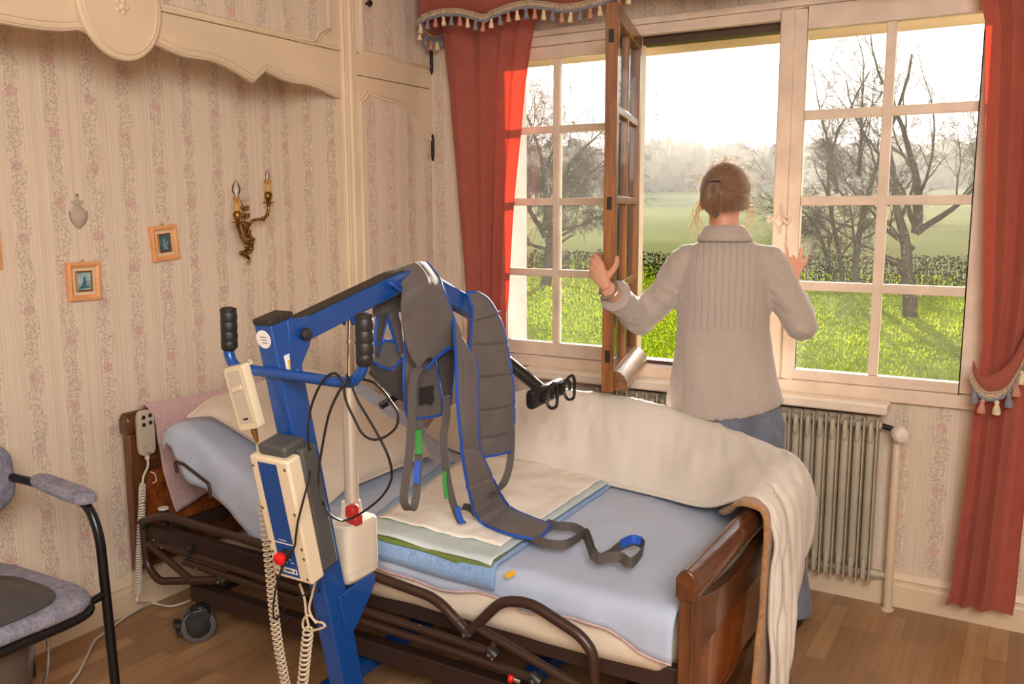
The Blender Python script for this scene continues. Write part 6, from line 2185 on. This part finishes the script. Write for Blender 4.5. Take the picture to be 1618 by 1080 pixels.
pA = (-2.033,17.881,-0.500)
tree(pA[0], pA[1], [((0, 0, 0), (.05, 0, 1), 2.0, .16, 1), ((.03, 0, 1.6), (.10, .1, 1), 1.5, .10, 5), ((0, 0, 1.3), (-.95, .2, .45), 1.0, .055, 5), ((.02, 0, 1.6), (.9, -.1, .7), 1.2, .07, 5), ((0, 0, 1.7), (-.5, -.1, 1), 1.2, .05, 5), ((0, 0, 1.0), (-.95, -.3, .10), .9, .04, 5)],
     'large bare tree with thick forked trunk, seen through the right window leaf', 4, .05, .05, .9, 4)
pB = (-3.795,22.424,-0.500)
tree(pB[0], pB[1], [((0, 0, 0), (-.02, 0, 1), 3.4, .11, 1), ((-.25, 0, 0), (-.12, 0, 1), 3.0, .08, 1), ((-.05, 0, 2.8), (.03, 0, 1), 1.4, .06, 5), ((-.5, 0, 2.4), (-.14, .1, 1), 1.3, .05, 5), ((-.1, 0, 1.6), (-1, 0, .12), 1.1, .045, 5), ((-.2, 0, 2.2), (-.8, .2, .5), .9, .035, 5), ((.0, 0, 1.3), (1, .2, .35), .8, .04, 4)],
     'slender two-stemmed bare tree standing left of the thick forked trunk', 9, .05, .09, .85, 4)
pC = (-11.156,20.449,-0.500)
tree(pC[0], pC[1], [((0, 0, 0), (.05, 0, 1), 1.8, .17, 1), ((0, 0, 1.3), (-.5, 0, .9), 1.3, .09, 5), ((0, 0, 1.5), (.65, .1, .85), 1.25, .08, 5), ((0, 0, 1.6), (.1, -.3, 1), 1.7, .09, 5), ((0, 0, 1.2), (1, -.2, .35), .95, .06, 5), ((0, 0, 1.0), (-.9, -.2, .25), 1.0, .06, 5), ((0, 0, 1.7), (.4, .3, 1), 1.6, .07, 5)],
     'dense twiggy old tree with drooping branches beyond the fixed window leaf', 17, .12, .02, 1.15, 5, 'bark_moss')
pD = (-5.968,26.168,-0.500)
tree(pD[0] + .3, pD[1] + 3, [((0, 0, 0), (0, 0, 1), 1.5, .12, 1), ((0, 0, 1.2), (-.7, 0, .5), .65, .06, 5), ((0, 0, 1.3), (.6, .2, .6), .7, .06, 5), ((0, 0, 1.1), (-.95, -.2, .30), .7, .05, 5)],
     'low bare tree just right of the person, beyond the hedge', 31, .10, .02, 1.1, 5)

random.seed(3)
mb, ms = MB(), MB()
for k in range(560):
    t = k / 559
    x = -22 + 34 * t
    y = 24.4 - (x + 8) * -.10 + random.uniform(-.3, .3)
    z = ground_z(x, y)
    h = random.uniform(.70, .80)
    p = V((x, y, z))
    ms.tube(catmull([p, p + V((random.uniform(-.06, .06), 0, h * .5)), p + V((random.uniform(-.12, .12), 0, h))], 4), [.014, .010, .007, .004], 4)
    for j in range(22):
        q = p + V((random.uniform(-.12, .12), random.uniform(-.28, .28), random.uniform(.05, 1) * h))
        s_ = random.uniform(.025, .05)
        a_ = random.uniform(0, PI)
        dx_, dy_ = math.cos(a_) * s_, math.sin(a_) * s_
        mb.add([q + V((-dx_, -dy_, 0)), q + V((0, 0, s_ * .7)), q + V((dx_, dy_, .01)), q + V((0, 0, -s_ * .7))], [(0, 1, 2, 3)])
hg = thing('hedge', 'low clipped brown-green hedge along the end of the lawn', 'hedge', (-5, 24.5, -.5))
mb.build('foliage', MATS['hedge_leaf'], hg, smooth=False)
ms.build('stems', MATS['bark'], hg)

random.seed(8)
mb = MB()
for k in range(340):
    a = math.radians(random.uniform(-50, 16))
    d = random.uniform(120, 165)
    x, y = d * math.sin(a), d * math.cos(a)
    z = ground_z(x, y)
    h = random.uniform(4.6, 6.2) * (1 + .12 * noise.noise(V((a * 9, 0, 0))))
    mb.tube([(x, y, z - .3), (x + random.uniform(-.4, .4), y, z + h * .55), (x + random.uniform(-.8, .8), y, z + h)], [.30, .20, .06], 5, caps=False)
    for j in range(6):
        c = V((x + random.uniform(-1.6, 1.6), y + random.uniform(-1, 1), z + h * random.uniform(.2, .92)))
        r = random.uniform(.8, 1.6)
        o = len(mb.v)
        mb.ell(c, (r, r, r * random.uniform(.8, 1.3)), None, 16, 11)
        for i in range(o, len(mb.v)):
            p = mb.v[i]
            mb.v[i] = c + (p - c) * (1 + .5 * noise.noise(p * .9) + .45 * noise.noise(p * 2.7))
wd_ = mb.build('distant_woodland', MATS['far_tree'], None, angle=180)
tag(wd_, 'pale hazy line of woodland on the horizon', 'woodland', None, 'stuff')

t = NT('haze_air')
vs_ = t.n('ShaderNodeVolumeScatter')
vs_.inputs['Color'].default_value = (1, .96, .9, 1)
vs_.inputs['Density'].default_value = .0010
vs_.inputs['Anisotropy'].default_value = .55
t.link(vs_.outputs[0], t.out.inputs['Volume'])
hz = MB().bb(-230, 110, 32, 240, -8, 34).build('haze', t.m, None, smooth=False)
tag(hz, 'bright low haze in the air over the far field', 'haze', None, 'stuff')

# ------------------------------------------------------------------ sky, sun, bounced fill light
w = bpy.data.worlds.new('World')
bpy.context.scene.world = w
w.use_nodes = True
nt = w.node_tree
nt.nodes.clear()
out = nt.nodes.new('ShaderNodeOutputWorld')
bg = nt.nodes.new('ShaderNodeBackground')
tc = nt.nodes.new('ShaderNodeTexCoord')
sx = nt.nodes.new('ShaderNodeSeparateXYZ')
rp = nt.nodes.new('ShaderNodeValToRGB')
nt.links.new(tc.outputs['Generated'], sx.inputs[0])
nt.links.new(sx.outputs[2], rp.inputs[0])
e = rp.color_ramp.elements
e[0].position, e[0].color = 0.0, (1.0, .95, .87, 1)
e[1].position, e[1].color = .75, (.55, .68, .88, 1)
m_ = e.new(.25)
m_.color = (.95, .94, .92, 1)
nt.links.new(rp.outputs[0], bg.inputs[0])
bg.inputs[1].default_value = 1.45
nt.links.new(bg.outputs[0], out.inputs[0])


def light(name, typ, loc, energy, color, aim=None, **kw):
    l = bpy.data.lights.new(name, typ)
    l.energy = energy
    l.color = color
    for k, v in kw.items():
        setattr(l, k, v)
    o = bpy.data.objects.new(name, l)
    COL.objects.link(o)
    o.location = loc
    if aim is not None:
        o.rotation_euler = (V(aim) - V(loc)).to_track_quat('-Z', 'Y').to_euler()
    return o


SUN_AZ, SUN_EL = math.radians(-17), math.radians(10.5)
sd = V((math.sin(SUN_AZ) * math.cos(SUN_EL), math.cos(SUN_AZ) * math.cos(SUN_EL), math.sin(SUN_EL)))
light('sun', 'SUN', sd * 30, 22.0, (1.0, .90, .74), (0, 0, 0), angle=math.radians(1.2))
light('bounce_fill', 'AREA', (.55, -.45, 2.48), 176, (1.0, .95, .885), (-1.5, 1.6, .6), shape='DISK', size=1.7)  # unseen area light added to stand for bounced flash; no fixture here

# ------------------------------------------------------------------ camera
cam = bpy.data.cameras.new('camera')
cam.sensor_width = 36
cam.lens = 1400 / 1618 * 36
cam.clip_end = 600
cam.clip_start = .05
co = bpy.data.objects.new('camera', cam)
COL.objects.link(co)
th, yaw, roll = math.radians(8.5), math.radians(30.8), math.radians(.2)
F = V((-math.sin(yaw) * math.cos(th), math.cos(yaw) * math.cos(th), -math.sin(th)))
R0 = V((math.cos(yaw), math.sin(yaw), 0))
D0 = F.cross(R0)
R1 = R0 * math.cos(roll) + D0 * math.sin(roll)
D1 = -R0 * math.sin(roll) + D0 * math.cos(roll)
m4 = Matrix(((R1.x, -D1.x, -F.x, 0), (R1.y, -D1.y, -F.y, 0), (R1.z, -D1.z, -F.z, 1.5), (0, 0, 0, 1)))
co.matrix_world = m4
sc_ = bpy.context.scene
sc_.camera = co
sc_.view_settings.view_transform = 'Standard'
sc_.view_settings.look = 'None'
sc_.view_settings.exposure = 0
sc_.view_settings.gamma = 1
sc_.view_settings.use_curve_mapping = False
